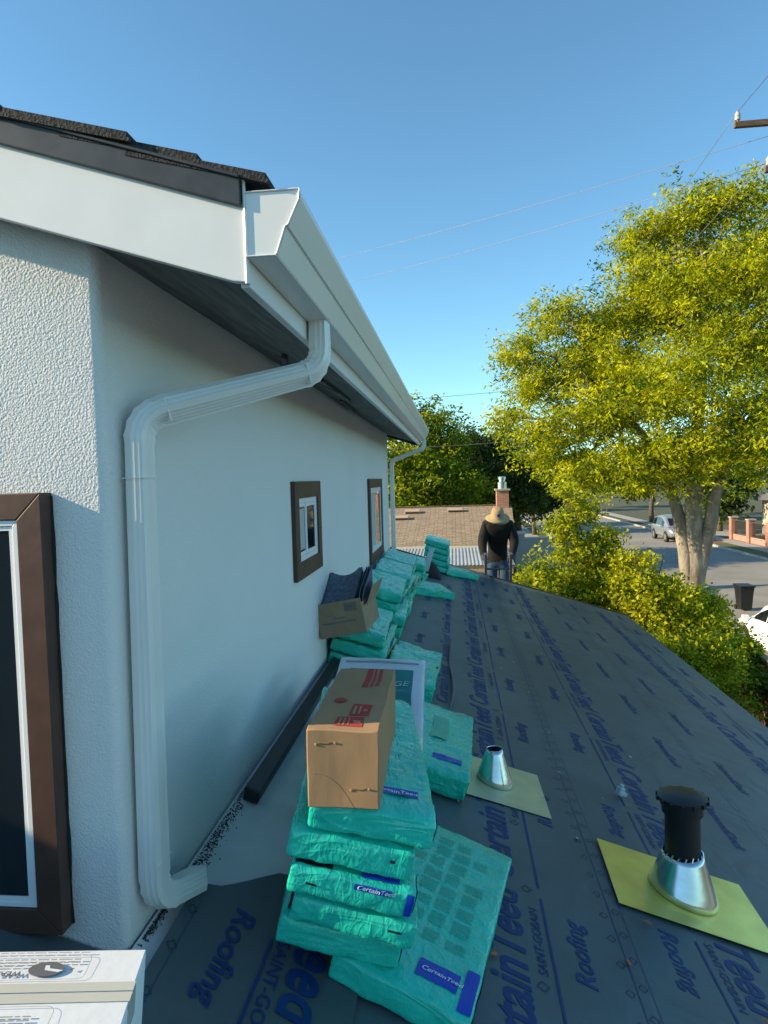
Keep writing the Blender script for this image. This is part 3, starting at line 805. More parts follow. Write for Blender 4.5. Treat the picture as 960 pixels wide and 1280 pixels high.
# near stack, bottom to top
bundle(1, -.085, 1.93, .014, -.21, 'teal shingle bundle lying askew at the bottom of the stack, long printed top showing', hy=.40, hx=.175, rough=.6,
       prints=info_print(5)+[('p', 'top', .1, .72, -.86, -.70, BLUEP), ('w', 'top', 'CertainTeed', .16, -.80, .021, WHITEP, (1, 0)), ('p', 'right', -.97, -.45, -.75, .75, BLUEP), ('p', 'top', .78, .97, -.97, -.62, BLUEP)])
bundle(2, -.345, 1.945, .085, .12, 'teal shingle bundle second up in the stack, black mark on its left corner', tilt=(0, -.02), rough=.75,
       prints=[('p', 'top', -.93, -.70, -.93, -.72, BLACKP), ('p', 'right', -.98, -.6, -.7, .8, BLUEP), ('p', 'top', .42, .98, -.96, -.80, BLUEP)])
bundle(3, -.290, 1.925, .165, .07, 'plain teal shingle bundle third up in the stack under the black-labelled one', prints=[('p', 'front', .55, .78, .25, .42, BLACKP)], hz=.036, tilt=(0, -.03), rough=.8)
bundle(4, -.300, 1.912, .238, .10, 'teal shingle bundle with a black label strip and a blue label, fourth in the stack', tilt=(0, -.04), rough=.6,
       prints=[('p', 'top', -.96, -.36, -.965, -.86, BLACKP), ('p', 'top', .10, .72, -.965, -.84, BLUEP), ('w', 'top', 'CertainTeed', .14, -.93, .019, WHITEP, (1, 0)), ('p', 'right', -.99, -.80, -.8, .8, BLUEP), ('p', 'front', .86, .99, -.8, .9, BLUEP), ('p', 'front', -.72, -.55, -.05, .12, BLACKP), ('p', 'front', .02, .62, .45, .9, BLUEP), ('w', 'front', 'CertainTeed', .06, .55, .018, WHITEP, (1, 0))])
bundle(5, -.302, 1.920, .320, .11, 'teal shingle bundle with sunlit left end and black side label, fifth in the stack', tilt=(0, -.05), rough=.65,
       prints=[('p', 'right', -.75, -.35, -.55, .6, BLACKP), ('p', 'front', .62, .70, .1, .35, BLACKP)])
bundle(6, -.268, 1.925, .402, .16, 'creased teal shingle bundle on top of the stack, brown carton standing on it', rough=.9, tilt=(0, -.05),
       prints=[('p', 'top', -.1, .74, -.79, -.69, BLUEP), ('w', 'top', 'CertainTeed', -.03, -.76, .022, WHITEP, (1, 0)), ('p', 'right', -.98, -.7, -.6, .8, BLUEP)])
# a lower stack behind it, carrying the white pack
bundle(7, -.40, 2.79, .014, .02, 'teal shingle bundle at the bottom of the pile that carries the white pack')
bundle(8, -.39, 2.78, .095, -.03, 'teal shingle bundle in the middle of the pile that carries the white pack')
bundle(9, -.385, 2.80, .177, .03, 'teal shingle bundle right under the white pack')
bundle(10, -.105, 3.10, .014, -.05, 'teal shingle bundle lying flat on the underlayment beside the small metal cone', hz=.055, rough=1.1,
       prints=[('p', 'top', -.1, .72, -.76, -.64, BLUEP), ('p', 'right', -.97, -.8, -.5, .5, BLUEP), ('p', 'top', -.3, .2, -.2, .5, mat('pale_teal', (.06, .42, .28), .4))])
bundle(11, -.28, 4.10, .016, -.04, 'crumpled teal shingle bundle with an oval black hole mark behind the white pack', rough=1.6, hz=.06,
       prints=[('p', 'top', .84, .95, -.05, .03, BLACKP), ('p', 'right', -.6, -.3, -.6, .4, BLUEP)])
# the row along the wall
YB = [('p', 'right', -.85, -.3, -.7, .7, YELP), ('p', 'right', -.2, .2, -.6, .8, BLUEP), ('p', 'right', .3, .9, -.7, .6, YELP)]
for k in range(3):
    bundle(20+k, -.60+.012*(k % 2), 4.31, .016+k*.086, .03*(k-1), ['teal shingle bundle on the roof at the foot of the pile with the open carton', 'teal shingle bundle in the middle of the pile with the open carton', 'teal shingle bundle with the open cardboard carton standing on it'][k], hx=.165, prints=YB)
for j, y in enumerate((5.36, 6.20, 7.02)):
    for k in range(4):
        pos = ['next to the open carton', 'between the two other piles along the wall', 'by the far window'][j]
        lev = ['lowest bundle', 'second bundle', 'third bundle', 'top bundle'][k]
        bundle(30+j*5+k, -.575+.02*math.sin(j*3+k*2.1), y, .016+k*.083, .04*math.sin(k*2.3+j), 'teal %s of the wall-side pile %s' % (lev, pos), hx=.16, rough=1.25, prints=YB if (k+j) % 2 else YB[1:2])
for k in range(3):
    bundle(50+k, -.455, 7.78, .016+k*.083, .05*(k-1), 'teal %s of the small pile beside the black felt' % ['lowest bundle', 'middle bundle', 'top bundle'][k], hx=.10, hy=.33)
bundle(55, -.315, 7.22, .020, -.98, 'single crinkled teal bundle lying askew in front of the small pile', hx=.15, hy=.26, rough=1.3, tilt=(0, .05))
for k in range(5):
    bundle(60+k, -.255+.008*math.sin(k*2), 9.30, .016+k*.078, .03*math.cos(k*2), 'teal %s of the tall five-high pile near the roof end' % ['lowest bundle', 'second bundle', 'third bundle', 'fourth bundle', 'top bundle'][k], hx=.163, hy=.33, rough=.8)
bundle(66, .015, 9.20, .016, -1.0, 'single teal bundle lying beside the tall five-high pile', hx=.14, hy=.26, rough=1.1)

# brown carton standing on the stack, lit end
bc = empty('nail_carton', (0, 0, 0), 'brown cardboard carton with red print standing on the near stack of bundles', 'carton')
def carton_fn(hx, hy, hz, seed, amp):
    def fn(c):
        p = Vector((c[0]*hx, c[1]*hy, c[2]*hz)); s = Vector((seed, seed*2, 0))
        return p+noise.noise_vector(p*9+s)*amp+noise.noise_vector(p*30+s)*amp*.25
    return fn
bh = (.0835, .252, .0915)
bf = carton_fn(*bh, 3.3, .0038)
q = MB(); 
def carton_mesh(fn, nxx=8, nyy=18, nzz=8):
    A = [-1+2*i/nxx for i in range(nxx+1)]; B = [-1+2*i/nyy for i in range(nyy+1)]; Cc = [-1+2*i/nzz for i in range(nzz+1)]
    idx = {}; V = []; Fc = []
    def vid(c):
        k = (round(c[0], 4), round(c[1], 4), round(c[2], 4))
        if k not in idx: idx[k] = len(V); V.append(tuple(fn(c)))
        return idx[k]
    def face(P_, Q_, mk):
        for i in range(len(P_)-1):
            for j in range(len(Q_)-1):
                Fc.append((vid(mk(P_[i], Q_[j])), vid(mk(P_[i+1], Q_[j])), vid(mk(P_[i+1], Q_[j+1])), vid(mk(P_[i], Q_[j+1]))))
    for s in (-1, 1):
        face(A, B, lambda a, b: (a, b, s)); face(A, Cc, lambda a, b: (a, s, b)); face(B, Cc, lambda a, b: (s, a, b))
    m_ = MB(); m_.add(V, Fc); return m_
body = carton_mesh(bf).build('carton_body', CARD, bc, auto=True, bevel=.003)
BP = Vector((-.272, 1.505+.252, 4.249+.0915))
bc.matrix_world = Matrix.Translation(BP) @ Euler((0, math.radians(1.5), .012)).to_matrix().to_4x4()
body.matrix_parent_inverse = Matrix.Identity(4)
for (a0, a1, b0, b1) in ((-.28, .50, -.90, -.66), (.02, .60, -.62, -.30), (.05, .25, .25, .95), (.32, .40, .25, .95), (.48, .60, .3, .95)):
    patch(bf, 'top', a0, a1, b0, b1, .0012, 5, 5).build('red_print', REDP, bc, smooth=True)
for (a0, a1, b0, b1) in ((-.18, -.12, -.88, -.70), (-.06, .0, -.88, -.70), (.08, .12, -.88, -.70), (.22, .44, -.82, -.76), (.10, .18, -.58, -.36), (.26, .32, -.58, -.36), (.40, .52, -.50, -.44)):
    patch(bf, 'top', a0, a1, b0, b1, .0020, 3, 3).build('bare_card', CARD, bc, smooth=True)
m_ = MB(); m_.lathe([(.016, 0), (.016, .0005)], (-.035, -.05, .0945), 14); m_.build('red_print', REDP, bc)
for (a0, a1, z, dz) in ((-.75, -.22, .62, .03), (.22, .72, -.52, .03)):   # cut slits in the end
    zz = lambda t: z*bh[2]+.004*t+.0012*math.sin(t*9)
    ya = lambda a, b: Vector(bf((a, -1, b/bh[2]))).y
    m_ = MB(); m_.tube([((a0+(a1-a0)*k/8)*bh[0], ya(a0+(a1-a0)*k/8, zz(k/8))-.0004, zz(k/8)) for k in range(9)], [.0006, .0011, .0013, .0012, .0013, .0011, .0012, .0010, .0005], 6); m_.build('end_slit', mat('dark_card', (.12, .065, .03), .9), bc)
    for a in (a0, a1):
        t = 0 if a == a0 else 1
        m_ = MB(); m_.add([(a*bh[0]-.003, ya(a, zz(t))-.0012, zz(t)-.0035), (a*bh[0]+.003, ya(a, zz(t))-.0028, zz(t)-.001), (a*bh[0]+.001, ya(a, zz(t))-.0034, zz(t)+.004), (a*bh[0]-.003, ya(a, zz(t))-.001, zz(t)+.0025)], [(0, 1, 2, 3)]); m_.build('torn_card', CARD, bc)
m_ = MB(); m_.tube([(a*bh[0], Vector(bf((a, -1, b))).y-.0001, b*bh[2]) for a, b in [(-.8+1.1*t, -.12-.85*t**2.2) for t in [k/16 for k in range(17)]]], .0007, 5); m_.build('crease', mat('dark_card2', (.30, .17, .08), .9), bc)

# white film pack with teal label leaning behind the carton
pf = bundle_fn(.182, .30, .05, 77, .5)
pk = link('ridge_pack', bundle_mesh('ridge_pack', .182, .30, .05, pf, PACKW)); tag(pk, 'white film-wrapped pack with a teal RIDGE label lying behind the brown carton', 'shingle pack')
pk.matrix_world = Matrix.Translation((-.322, 2.62, 4.118)) @ Euler((math.radians(13), math.radians(3), .03)).to_matrix().to_4x4()
patch(pf, 'top', -.70, .74, -.72, .60, .0025, 8, 10).build('printed_label', PACKT, pk, smooth=True)
patch(pf, 'top', -.70, .74, -.72, -.02, .0034, 8, 8).build('printed_label', mat('teal_label_low', (.0, .15, .16), .35), pk, smooth=True)
patch(pf, 'top', .50, .74, -.72, -.55, .0044, 4, 4).build('blue_square', BLUEP, pk, smooth=True)
patch_text(pf, 'top', 'RIDGE', -.16, .16, .052, WHITEP, off=.0055, hx=.182, hy=.30, bold=0).build('printed_word', mat('pale_print', (.45, .55, .55), .5), pk)
patch(pf, 'top', -.30, .58, .03, .06, .0042, 4, 2).build('printed_rule', mat('faint_print', (.10, .32, .32), .5), pk)
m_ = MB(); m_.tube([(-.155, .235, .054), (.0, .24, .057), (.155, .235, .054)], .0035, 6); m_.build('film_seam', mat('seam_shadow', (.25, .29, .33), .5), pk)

# open carton with shingle strips, standing on its pile
oc = empty('open_carton', (0, 0, 0), 'open dull cardboard carton full of curved shingle strips, tipped on the wall-side pile', 'carton')
hx, hy, hz, th = .135, .20, .098, .004
def wallbox(name, c, h, rot=None, m_=CARD2):
    q = MB(); q.box(c, h, rot); return q.build(name, m_, oc, bevel=.002)
wallbox('carton_panel', (0, -hy, 0), (hx, th/2, hz)); wallbox('carton_panel', (0, hy, 0), (hx-.001, th/2, hz))
wallbox('carton_panel', (-hx+.003, 0, 0), (th/2, hy-.003, hz)); wallbox('carton_panel', (hx-.003, 0, -.012), (th/2, hy-.003, hz-.014))
wallbox('carton_base', (0, 0, -hz+.004), (hx-.006, hy-.003, .003))
wallbox('carton_flap', (hx+.042, .02, hz-.005), (.058, hy*.8, th/2), Euler((0, math.radians(-62), 0)).to_matrix())
wallbox('carton_flap', (.0, hy+.05, hz+.04), (hx*.95, th/2, .06), Euler((math.radians(-35), 0, 0)).to_matrix())
m_ = MB()
for (x0, x1, z0, z1) in ((.035, .103, .035, .038), (.035, .103, .078, .081), (.035, .038, .035, .081), (.100, .103, .035, .081)): m_.bb(x0, x1, -hy-.0045, -hy-.002, z0, z1)
for k in range(4): m_.bb(.043+k*.014, .052+k*.014, -hy-.0045, -hy-.002, .043, .073)
for k in range(9): m_.bb(-.105+k*.022, -.088+k*.022, -hy-.0045, -hy-.002, -.022, -.016)
m_.bb(-.04, .03, -hy-.0045, -hy-.002, .004, .008)
m_.build('printed_panel', GREYP, oc)
oc.matrix_world = Matrix.Translation(R(-.742, 3.93, .352)) @ Euler((0, math.radians(-10), math.radians(-4))).to_matrix().to_4x4()
random.seed(21)
for k in range(7):
    q = MB(); L_ = .36; x0_ = -.10+k*.030
    def strip(u, v, k=k, x0_=x0_):
        yy = -.17+.33*v
        if k < 3:
            w2 = 2*u-1
            return (-.012+.098*w2*(1+.10*v), yy+.02, .050+k*.011+.034*abs(w2)**2.0*(.5+v)+.125*v**1.3-.02*max(0, abs(w2)-.8)*5*v)
        return (.078+.011*(k-3)+.045*u**1.5, yy+.03, -.03+.165*u+.09*v*u)
    grid_surf(q, strip, 10, 10)
    o = q.build('shingle_strip', SHSTRIP if k < 3 or k % 2 == 0 else FELT, oc, smooth=True)
    md = o.modifiers.new('sol', 'SOLIDIFY'); md.thickness = .005
# crumpled blue film between the carton and the wall
q = MB()
grid_surf(q, lambda u, v: (-.772+.035*u+.008*math.sin(v*9), 3.93+.20*v, 4.225+.085*u*(1-.4*v)+.02*noise.noise(Vector((u*5, v*6, 0)))), 12, 14)
o = q.build('film_scrap', mat('blue_film', (.05, .16, .42), .25, bump=.5, bscale=20), smooth=True); tag(o, 'crumpled blue plastic film between the open carton and the wall', 'plastic film')

# black felt heap with a pale lath beside the small pile
q = MB()
grid_surf(q, lambda u, v: R(-.62+.42*u, 8.32+.42*v, .02+.16*math.sin(math.pi*u)**.6*math.sin(math.pi*v)**.6+.03*noise.noise(Vector((u*4, v*4, 7)))), 16, 16)
o = q.build('felt_heap', FELT, smooth=True); tag(o, 'folded black roofing felt heaped behind the small pile of bundles', 'roofing felt')
q = MB(); q.box(R(-.40, 8.15, .25), (.03, .22, .008), Euler((.55, .1, -.12)).to_matrix()); o = q.build('wood_lath', mat('pale_lath', (.5, .52, .5), .7), bevel=.002); tag(o, 'short pale lath leaning over the black felt', 'lath')

# white carton by the corner, printed flaps (its far right top corner is the anchor)
wc = empty('white_carton', (0, 0, 0), 'white printed carton with a taped seam by the house corner', 'carton')
WCL, WCD, WCH = .46, .205, .345
wrot = Euler((0, math.radians(5.7), math.radians(13))).to_matrix()
wc.matrix_world = Matrix.Translation((-.555, 1.101, 4.19)) @ wrot.to_4x4()
q = MB(); q.prism([(0, -.004), (-WCL, -.004), (-WCL, -WCH+.088), (0, -WCH)], lambda a, b, d: (a, d, b), -WCD, 0); q.build('carton_body', CARDW, wc, bevel=.003)
q = MB(); q.box((-WCL/2, -.0515, .0), (WCL/2, .0508, .0022), Euler((math.radians(-1.2), 0, 0)).to_matrix()); q.build('top_flap', CARDW, wc, bevel=.0015)
q = MB(); q.box((-WCL/2, -.1545, .0), (WCL/2, .0508, .0022), Euler((math.radians(1.2), 0, 0)).to_matrix()); q.build('top_flap', CARDW, wc, bevel=.0015)
q = MB(); q.bb(-WCL, .001, -.1015, -.082, .0040, .0046); q.build('packing_tape', TAPE, wc)
q = MB(); q.bb(-WCL, .001, -.124, -.1045, .0040, .0046); q.build('packing_tape', TAPE, wc)
q = MB(); q.bb(.0005, .0012, -.128, -.080, -.05, .002); q.build('packing_tape', TAPE, wc)
def wz(y): return .0058 if True else 0
class WP:
    def __init__(s): s.mb = MB()
    def quad(s, x0, x1, y0, y1, z=.0060): s.mb.add([(x0, y0, z), (x1, y0, z), (x1, y1, z), (x0, y1, z)], [(0, 1, 2, 3)])
    def words(s, txt, size, x, y, bold=0, z=.0060):
        vs, fs, wd = text_geo(txt, size, bold, 0); s.mb.add([(x-a, y-b, z) for a, b, _ in vs], fs)
    def frame(s, x0, x1, y0, y1, r, t=.0010, z=.0060):
        pts = []
        for (cx, cy, a0) in ((x1-r, y1-r, 0), (x0+r, y1-r, 90), (x0+r, y0+r, 180), (x1-r, y0+r, 270)):
            for k in range(6): a = math.radians(a0+k*18); pts.append((cx, cy, math.cos(a), math.sin(a)))
        n = len(pts); vs = [(cx+r*c, cy+r*d, z) for cx, cy, c, d in pts]+[(cx+(r-t)*c, cy+(r-t)*d, z) for cx, cy, c, d in pts]
        s.mb.add(vs, [(i, (i+1) % n, n+(i+1) % n, n+i) for i in range(n)])
random.seed(8)
p_ = WP(); p_.frame(-.45, -.083, -.076, -.018, .012)
for j in range(3):
    x = -.10
    while x > -.43:
        l = random.uniform(.008, .022)
        if not (j == 2 and x > -.17): p_.quad(x-l, x, -.0305-j*.0075, -.0280-j*.0075)
        x -= l+.003
x = -.09
while x > -.44: l = random.uniform(.008, .022); p_.quad(x-l, x, -.0135, -.0115); x -= l+.003
p_.words('WEAR EYE PROTECTION', .0150, -.183, -.0565, .012)
p_.frame(-.45, -.105, -.196, -.132, .014)
for j in range(2):
    x = -.135
    while x > -.43: l = random.uniform(.008, .022); p_.quad(x-l, x, -.1535-j*.008, -.1510-j*.008); x -= l+.003
p_.mb.build('printed_panel', mat('pale_grey_print', (.30, .31, .32), .7), wc)
p_ = WP(); p_.words('WEAR EYE PR', .0150, -.1832, -.0565, .02, .0064); p_.mb.build('printed_word', GREYP, wc)
m_ = MB(); m_.rings([[(-.148+.028*math.cos(2*math.pi*k/24), -.052+.0165*math.sin(2*math.pi*k/24), z) for k in range(24)] for z in (.0050, .0064)]); lg = m_.build('printed_logo', GREYP, wc)
m_ = MB(); m_.add([(-.128, -.060, .0067), (-.150, -.055, .0067), (-.152, -.044, .0067), (-.145, -.044, .0067), (-.143, -.051, .0067), (-.120, -.056, .0067)], [(0, 1, 2, 3, 4, 5)]); m_.build('printed_logo', CARDW, wc)
m_ = MB(); m_.add([(-.113, -.054, .0064), (-.104, -.050, .0064), (-.106, -.057, .0064)], [(0, 1, 2)]); m_.build('printed_logo', GREYP, wc)
# offcut wedged under the low side of the white carton
# ------------------------------------------------------------------ roof jacks and vent
def on_roof(X, t, n_=0, yaw=0):
    return Matrix.Translation(R(X, t, n_)) @ RB.to_4x4() @ Matrix.Rotation(yaw, 4, 'Z')
TILT = RB.inverted()        # turns an upright thing plumb inside the roof frame
vent = empty('vent_pipe', (0, 0, 0), 'black capped vent pipe rising through a bright metal roof jack', 'vent pipe')
vent.matrix_world = on_roof(.805, 2.553, .016, -.03)
q = MB(); q.box((0, 0, 0), (.285, .215, .0009)); q.build('flashing_plate', FLASH, vent)
axis = TILT
q = MB(); ring = []
for z, rr in ((0, .135), (.004, .128)):
    pass
# cone whose foot follows the slope and whose head is plumb
def jack(q, r0, r1, h, n=40, lean=(0, 0)):
    rows = []
    for k in range(9):
        t = k/8
        row = []
        for i in range(n):
            a = 2*math.pi*i/n
            foot = Vector((r0*1.04*math.cos(a), r0*math.sin(a), .001+(.004 if k else 0)))
            head = TILT @ Vector((r1*math.cos(a), r1*math.sin(a), h))
            tt = t**.92
            row.append(foot.lerp(head, tt))
        rows.append(row)
    q.rings(rows, True, False)
jack(q, .124, .070, .155); c_ = q.build('jack_cone', GALV, vent, smooth=True)
md = c_.modifiers.new('sol', 'SOLIDIFY'); md.thickness = .0012
q = MB()
for i in range(18):
    a = 2*math.pi*i/18; p0 = TILT @ Vector((.0700*math.cos(a), .0700*math.sin(a), .152)); p1 = TILT @ Vector((.0665*math.cos(a+.1), .0665*math.sin(a+.1), .162+.003*(i % 3)))
    q.tube([p0, p1], .0030, 5)
q.build('crimped_collar', GALV, vent)
q = MB(); q.lathe([(.064, -.02), (.061, .335), (.056, .335)], (0, 0, 0), 32, TILT); q.build('pipe', ABS, vent, smooth=False, auto=True)
q = MB(); q.lathe([(.066, .305), (.072, .308), (.072, .350), (.086, .353), (.086, .367), (.056, .377), (.02, .380)], (0, 0, 0), 32, TILT); cp = q.build('vent_cap', ABS, vent, auto=True)
q = MB()
for i in range(14):
    a = 2*math.pi*i/14; q.box(TILT @ Vector((0.0865*math.cos(a), .0865*math.sin(a), .359)), (.006, .006, .007), TILT @ Euler((0, 0, a)).to_matrix())
q.build('cap_lug', ABS, vent)
cone = empty('roof_jack', (0, 0, 0), 'small shiny metal cone flashing with an open top lying beside the bundles', 'roof jack')
cone.matrix_world = on_roof(.145, 3.02, .016, .03)
q = MB(); q.box((0.02, 0, 0), (.205, .205, .0009)); q.build('flashing_plate', mat('flashing_pale', (.62, .58, .34), .4, metal=.4, var=.08, vscale=8), cone)
q = MB(); jack(q, .083, .034, .150); c_ = q.build('jack_cone', GALV, cone, smooth=True); md = c_.modifiers.new('sol', 'SOLIDIFY'); md.thickness = .0012
q = MB(); q.lathe([(.0335, .120), (.0325, .147)], (0, 0, 0), 28, TILT, cap=False); q.build('dark_throat', FELT, cone)  # black lining stands for the shade inside the open cone
q = MB(); q.lathe([(.031, .118), (.031, .1185)], (0, 0, 0), 20, TILT); q.build('throat_shade', FELT, cone)  # black disc added as the shaded depth of the throat

# litter on the underlayment
random.seed(5)
q = MB(); q.add([(-.016, 0, 0), (-.004, -.008, .004), (.014, -.002, .002), (.018, .003, .006), (.002, .009, .003)], [(0, 1, 2, 3, 4)]); leafm = q.mesh('fallen_leaf', mat('dry_leaf', (.45, .12, .05), .8))
leafm2 = leafm.copy(); leafm2.materials[0] = mat('pale_scrap', (.55, .42, .36), .8)
spots = [(.075, 1.87), (.48, 2.03), (.84, 1.97), (.60, 2.28), (.45, 2.72), (.35, 3.0), (.47, 3.35), (.50, 3.9), (.46, 4.6), (.42, 5.3), (.20, 3.7), (.95, 3.9), (1.34, 3.62), (.65, 3.2), (1.1, 4.6), (.3, 5.0), (.0, 3.45), (.7, 5.9), (-.02, 2.72)]
for i, (x, y) in enumerate(spots):
    red = i in (0, 1, 2, 3)
    o = link('fallen_leaf', leafm if red else leafm2)
    place(o, x, y, .017, random.random()*6); s_ = 1.0 if red else random.uniform(.4, .8); o.scale = (s_, s_, s_)
    tag(o, 'curled red-brown dry leaf lying on the dark underlayment' if red else 'tiny pale scrap lying on the dark underlayment', 'leaf' if red else 'scrap', 'dry leaves on the underlayment' if red else 'pale scraps on the underlayment')
q = MB(); q.box((0, 0, .018), (.014, .016, .018)); q.box((.01, -.012, .008), (.02, .008, .008)); q.lathe([(.011, .036), (.011, .05)], (0, 0, 0), 10)
o = q.build('plastic_clip', mat('clear_plastic', (.45, .55, .6), .25), bevel=.002); place(o, .752, 3.31, .016, .4); tag(o, 'small clear plastic stub standing on the underlayment', 'clip')
# ------------------------------------------------------------------ foliage
def leaves_mesh(name, clumps, n, ls, lw, m_, seed, hang=.6, twig=.32, per=14, shell=.55, bright=None):
    g = np.random.default_rng(seed)
    vol = np.array([(c[3]*(c[4] if len(c) > 4 else c[3])*(c[5] if len(c) > 5 else c[3])) for c in clumps]); pw = vol**(2/3.); pw /= pw.sum()
    ntw = n//per
    ci = g.choice(len(clumps), ntw, p=pw)
    C = np.array([c[:3] for c in clumps])[ci]
    Rr = np.array([[c[3], c[4] if len(c) > 4 else c[3], c[5] if len(c) > 5 else c[3]*.85] for c in clumps])[ci]
    d = g.normal(size=(ntw, 3)); d /= np.linalg.norm(d, axis=1)[:, None]
    rad = shell+(1-shell)*g.random(ntw)**.6
    rad *= 1+.30*g.normal(size=ntw)
    tw = C+d*Rr*rad[:, None]
    twt = np.clip(.5+.28*g.normal(size=ntw), 0, 1)
    ti = np.repeat(np.arange(ntw), per); N_ = len(ti)
    off = g.normal(size=(N_, 3))*twig*.45; off[:, 2] *= .6; off[:, 2] -= .12*twig
    P = tw[ti]+off
    ax = g.normal(size=(N_, 3)); ax /= np.linalg.norm(ax, axis=1)[:, None]; ax[:, 2] = ax[:, 2]*(1-hang)-hang*1.0; ax /= np.linalg.norm(ax, axis=1)[:, None]
    sd = np.cross(ax, g.normal(size=(N_, 3))); sd /= np.linalg.norm(sd, axis=1)[:, None]+1e-9
    nr = np.cross(ax, sd)
    l = ls*(.65+.7*g.random(N_))[:, None]; w_ = lw*(.65+.7*g.random(N_))[:, None]
    v0 = P; v1 = P+ax*l*.5+sd*w_*.5+nr*w_*.15; v2 = P+ax*l; v3 = P+ax*l*.5-sd*w_*.5+nr*w_*.15
    V = np.stack([v0, v1, v2, v3], 1).reshape(-1, 3)
    me = bpy.data.meshes.new(name); me.vertices.add(4*N_); me.vertices.foreach_set('co', V.ravel())
    me.loops.add(4*N_); me.loops.foreach_set('vertex_index', np.arange(4*N_, dtype=np.int32))
    me.polygons.add(N_); me.polygons.foreach_set('loop_start', np.arange(N_, dtype=np.int32)*4); me.polygons.foreach_set('loop_total', np.full(N_, 4, dtype=np.int32))
    tt = np.clip(twt[ti]+.16*g.normal(size=N_), 0, 1)
    if bright is not None: tt = np.clip(tt+bright, 0, 1)
    at = me.attributes.new('tint', 'FLOAT', 'FACE'); at.data.foreach_set('value', tt.astype(np.float32))
    me.materials.append(m_); me.update(calc_edges=True); me.validate()
    return me
def limb(q, a, b, r0, r1, seed, n=8, bend=.12, sides=8):
    a, b = Vector(a), Vector(b); L_ = (b-a).length; pts = []
    for i in range(n+1):
        t = i/n; p = a.lerp(b, t)
        o_ = noise.noise_vector(Vector((seed*1.7, t*2.4, seed)))*bend*L_*math.sin(math.pi*t)
        o_.z += .10*L_*math.sin(math.pi*t)*(1 if b.z > a.z else .3)
        pts.append(p+o_)
    q.tube(pts, [r0+(r1-r0)*(i/n)**.8 for i in range(n+1)], sides)
    return pts
def tree(label, base, trunk_top, r0, clumps, n, ls, lw, m_, bark, seed, hang=.6, twig=.35, per=14, limbs=True, name='tree', group=None, shell=.5, forks=None, bright=None):
    t = empty(name, base, label, 'tree', group)
    ori = Vector(base)
    q = MB(); tt = Vector(trunk_top)-ori
    if forks:
        for i, (a, b, ra, rb) in enumerate(forks): limb(q, Vector(a)-ori, Vector(b)-ori, ra, rb, seed+i*3.1, 10, .05, 12)
        starts = [Vector(b)-ori for a, b, ra, rb in forks]
        q.tube([Vector((0, 0, -.1)), Vector((0, 0, .3)), Vector((.02, 0, 1.1))], [r0*1.5, r0*1.15, r0], 14)
    else:
        limb(q, (0, 0, -.1), tt, r0*1.2, r0*.6, seed, 8, .06, 10); starts = [tt]
    if limbs:
        random.seed(seed)
        for i, c in enumerate(clumps):
            cc = Vector(c[:3])-ori
            s0 = min(starts, key=lambda s: (s-cc).length)
            pts = limb(q, s0, cc, r0*.28, .02+r0*.03, seed+i, 8, .14, 6)
            for k in range(5):
                p = pts[random.randint(3, 8)]; dv = Vector((random.gauss(0, 1), random.gauss(0, 1), random.gauss(.1, .7))).normalized()*c[3]*random.uniform(.6, 1.05)
                limb(q, p, p+dv, r0*.06+.006, .006, seed+i*7+k, 5, .15, 5)
    q.build('trunk', bark, t, smooth=True)
    cl = [(c[0]-base[0], c[1]-base[1], c[2]-base[2], *c[3:]) for c in clumps]
    link('crown', leaves_mesh('crown', cl, n, ls, lw, m_, seed, hang, twig, per, shell, bright), t)
    return t
BIG = [(2.15,22.00,8.90,0.88), (3.23,22.50,10.08,1.06), (3.37,22.00,8.22,1.35), (1.58,21.00,6.77,0.64), (2.72,21.00,6.18,1.14), (4.72,22.00,8.65,1.24), (4.15,20.50,6.80,1.33), (5.86,23.00,12.47,0.81), (6.82,22.50,12.61,1.19), (7.73,22.00,13.09,1.09), (8.80,21.50,13.05,1.06), (9.69,22.00,11.65,1.55), (7.83,23.00,11.47,1.79), (6.46,23.00,10.03,1.49), (7.92,21.00,8.91,1.85), (6.09,19.50,7.39,1.49), (4.81,20.00,5.37,1.22), (3.60,20.50,5.06,0.96), (6.34,20.00,5.43,1.46), (7.66,19.00,6.41,1.48), (8.17,19.50,4.70,1.03), (6.25,22.00,4.50,0.98), (5.14,23.00,4.25,0.87), (10.23,21.00,9.25,1.73), (11.68,23.00,12.35,1.89), (9.96,20.00,6.42,1.76), (3.07,22.00,4.84,0.72), (8.90,24.00,4.67,1.13), (10.88,25.00,8.76,1.76), (6.58,25.00,7.55,1.76), (12.87,23.00,9.07,2.16)]
tree('big yellow-green street tree with a pale forked trunk and drooping leaves', (7.05, 21.2, 0), (7.05, 21.2, 3), .34, [(x, y, z+(.75 if z < 4.9 else .0), r*1.05, r*1.05, r*.70) for x, y, z, r in BIG+[(5.3, 22.5, 10.1, 1.15), (5.9, 22.6, 11.3, 1.0), (4.5, 22.2, 9.6, .9), (6.9, 21.5, 10.4, 1.4), (8.6, 20.8, 10.6, 1.5), (5.2, 21, 7.9, 1.2), (2.4, 21.6, 7.6, .8)]], 175000, .15, .05, LEAFBIG, BARK, 5,
     hang=.55, twig=.36, per=26, shell=.30,
     forks=[((7.05, 21.2, .6), (7.15, 21.1, 4.9), .32, .22), ((6.95, 21.2, 1.3), (6.45, 21.4, 4.6), .24, .15), ((7.15, 21.2, 1.6), (7.85, 20.9, 4.9), .25, .16), ((7.15, 21.1, 4.7), (7.6, 21.6, 8.6), .22, .11), ((6.45, 21.4, 4.5), (5.2, 21.5, 6.8), .15, .09), ((7.85, 20.9, 4.8), (9.2, 20.8, 7.4), .15, .09)])
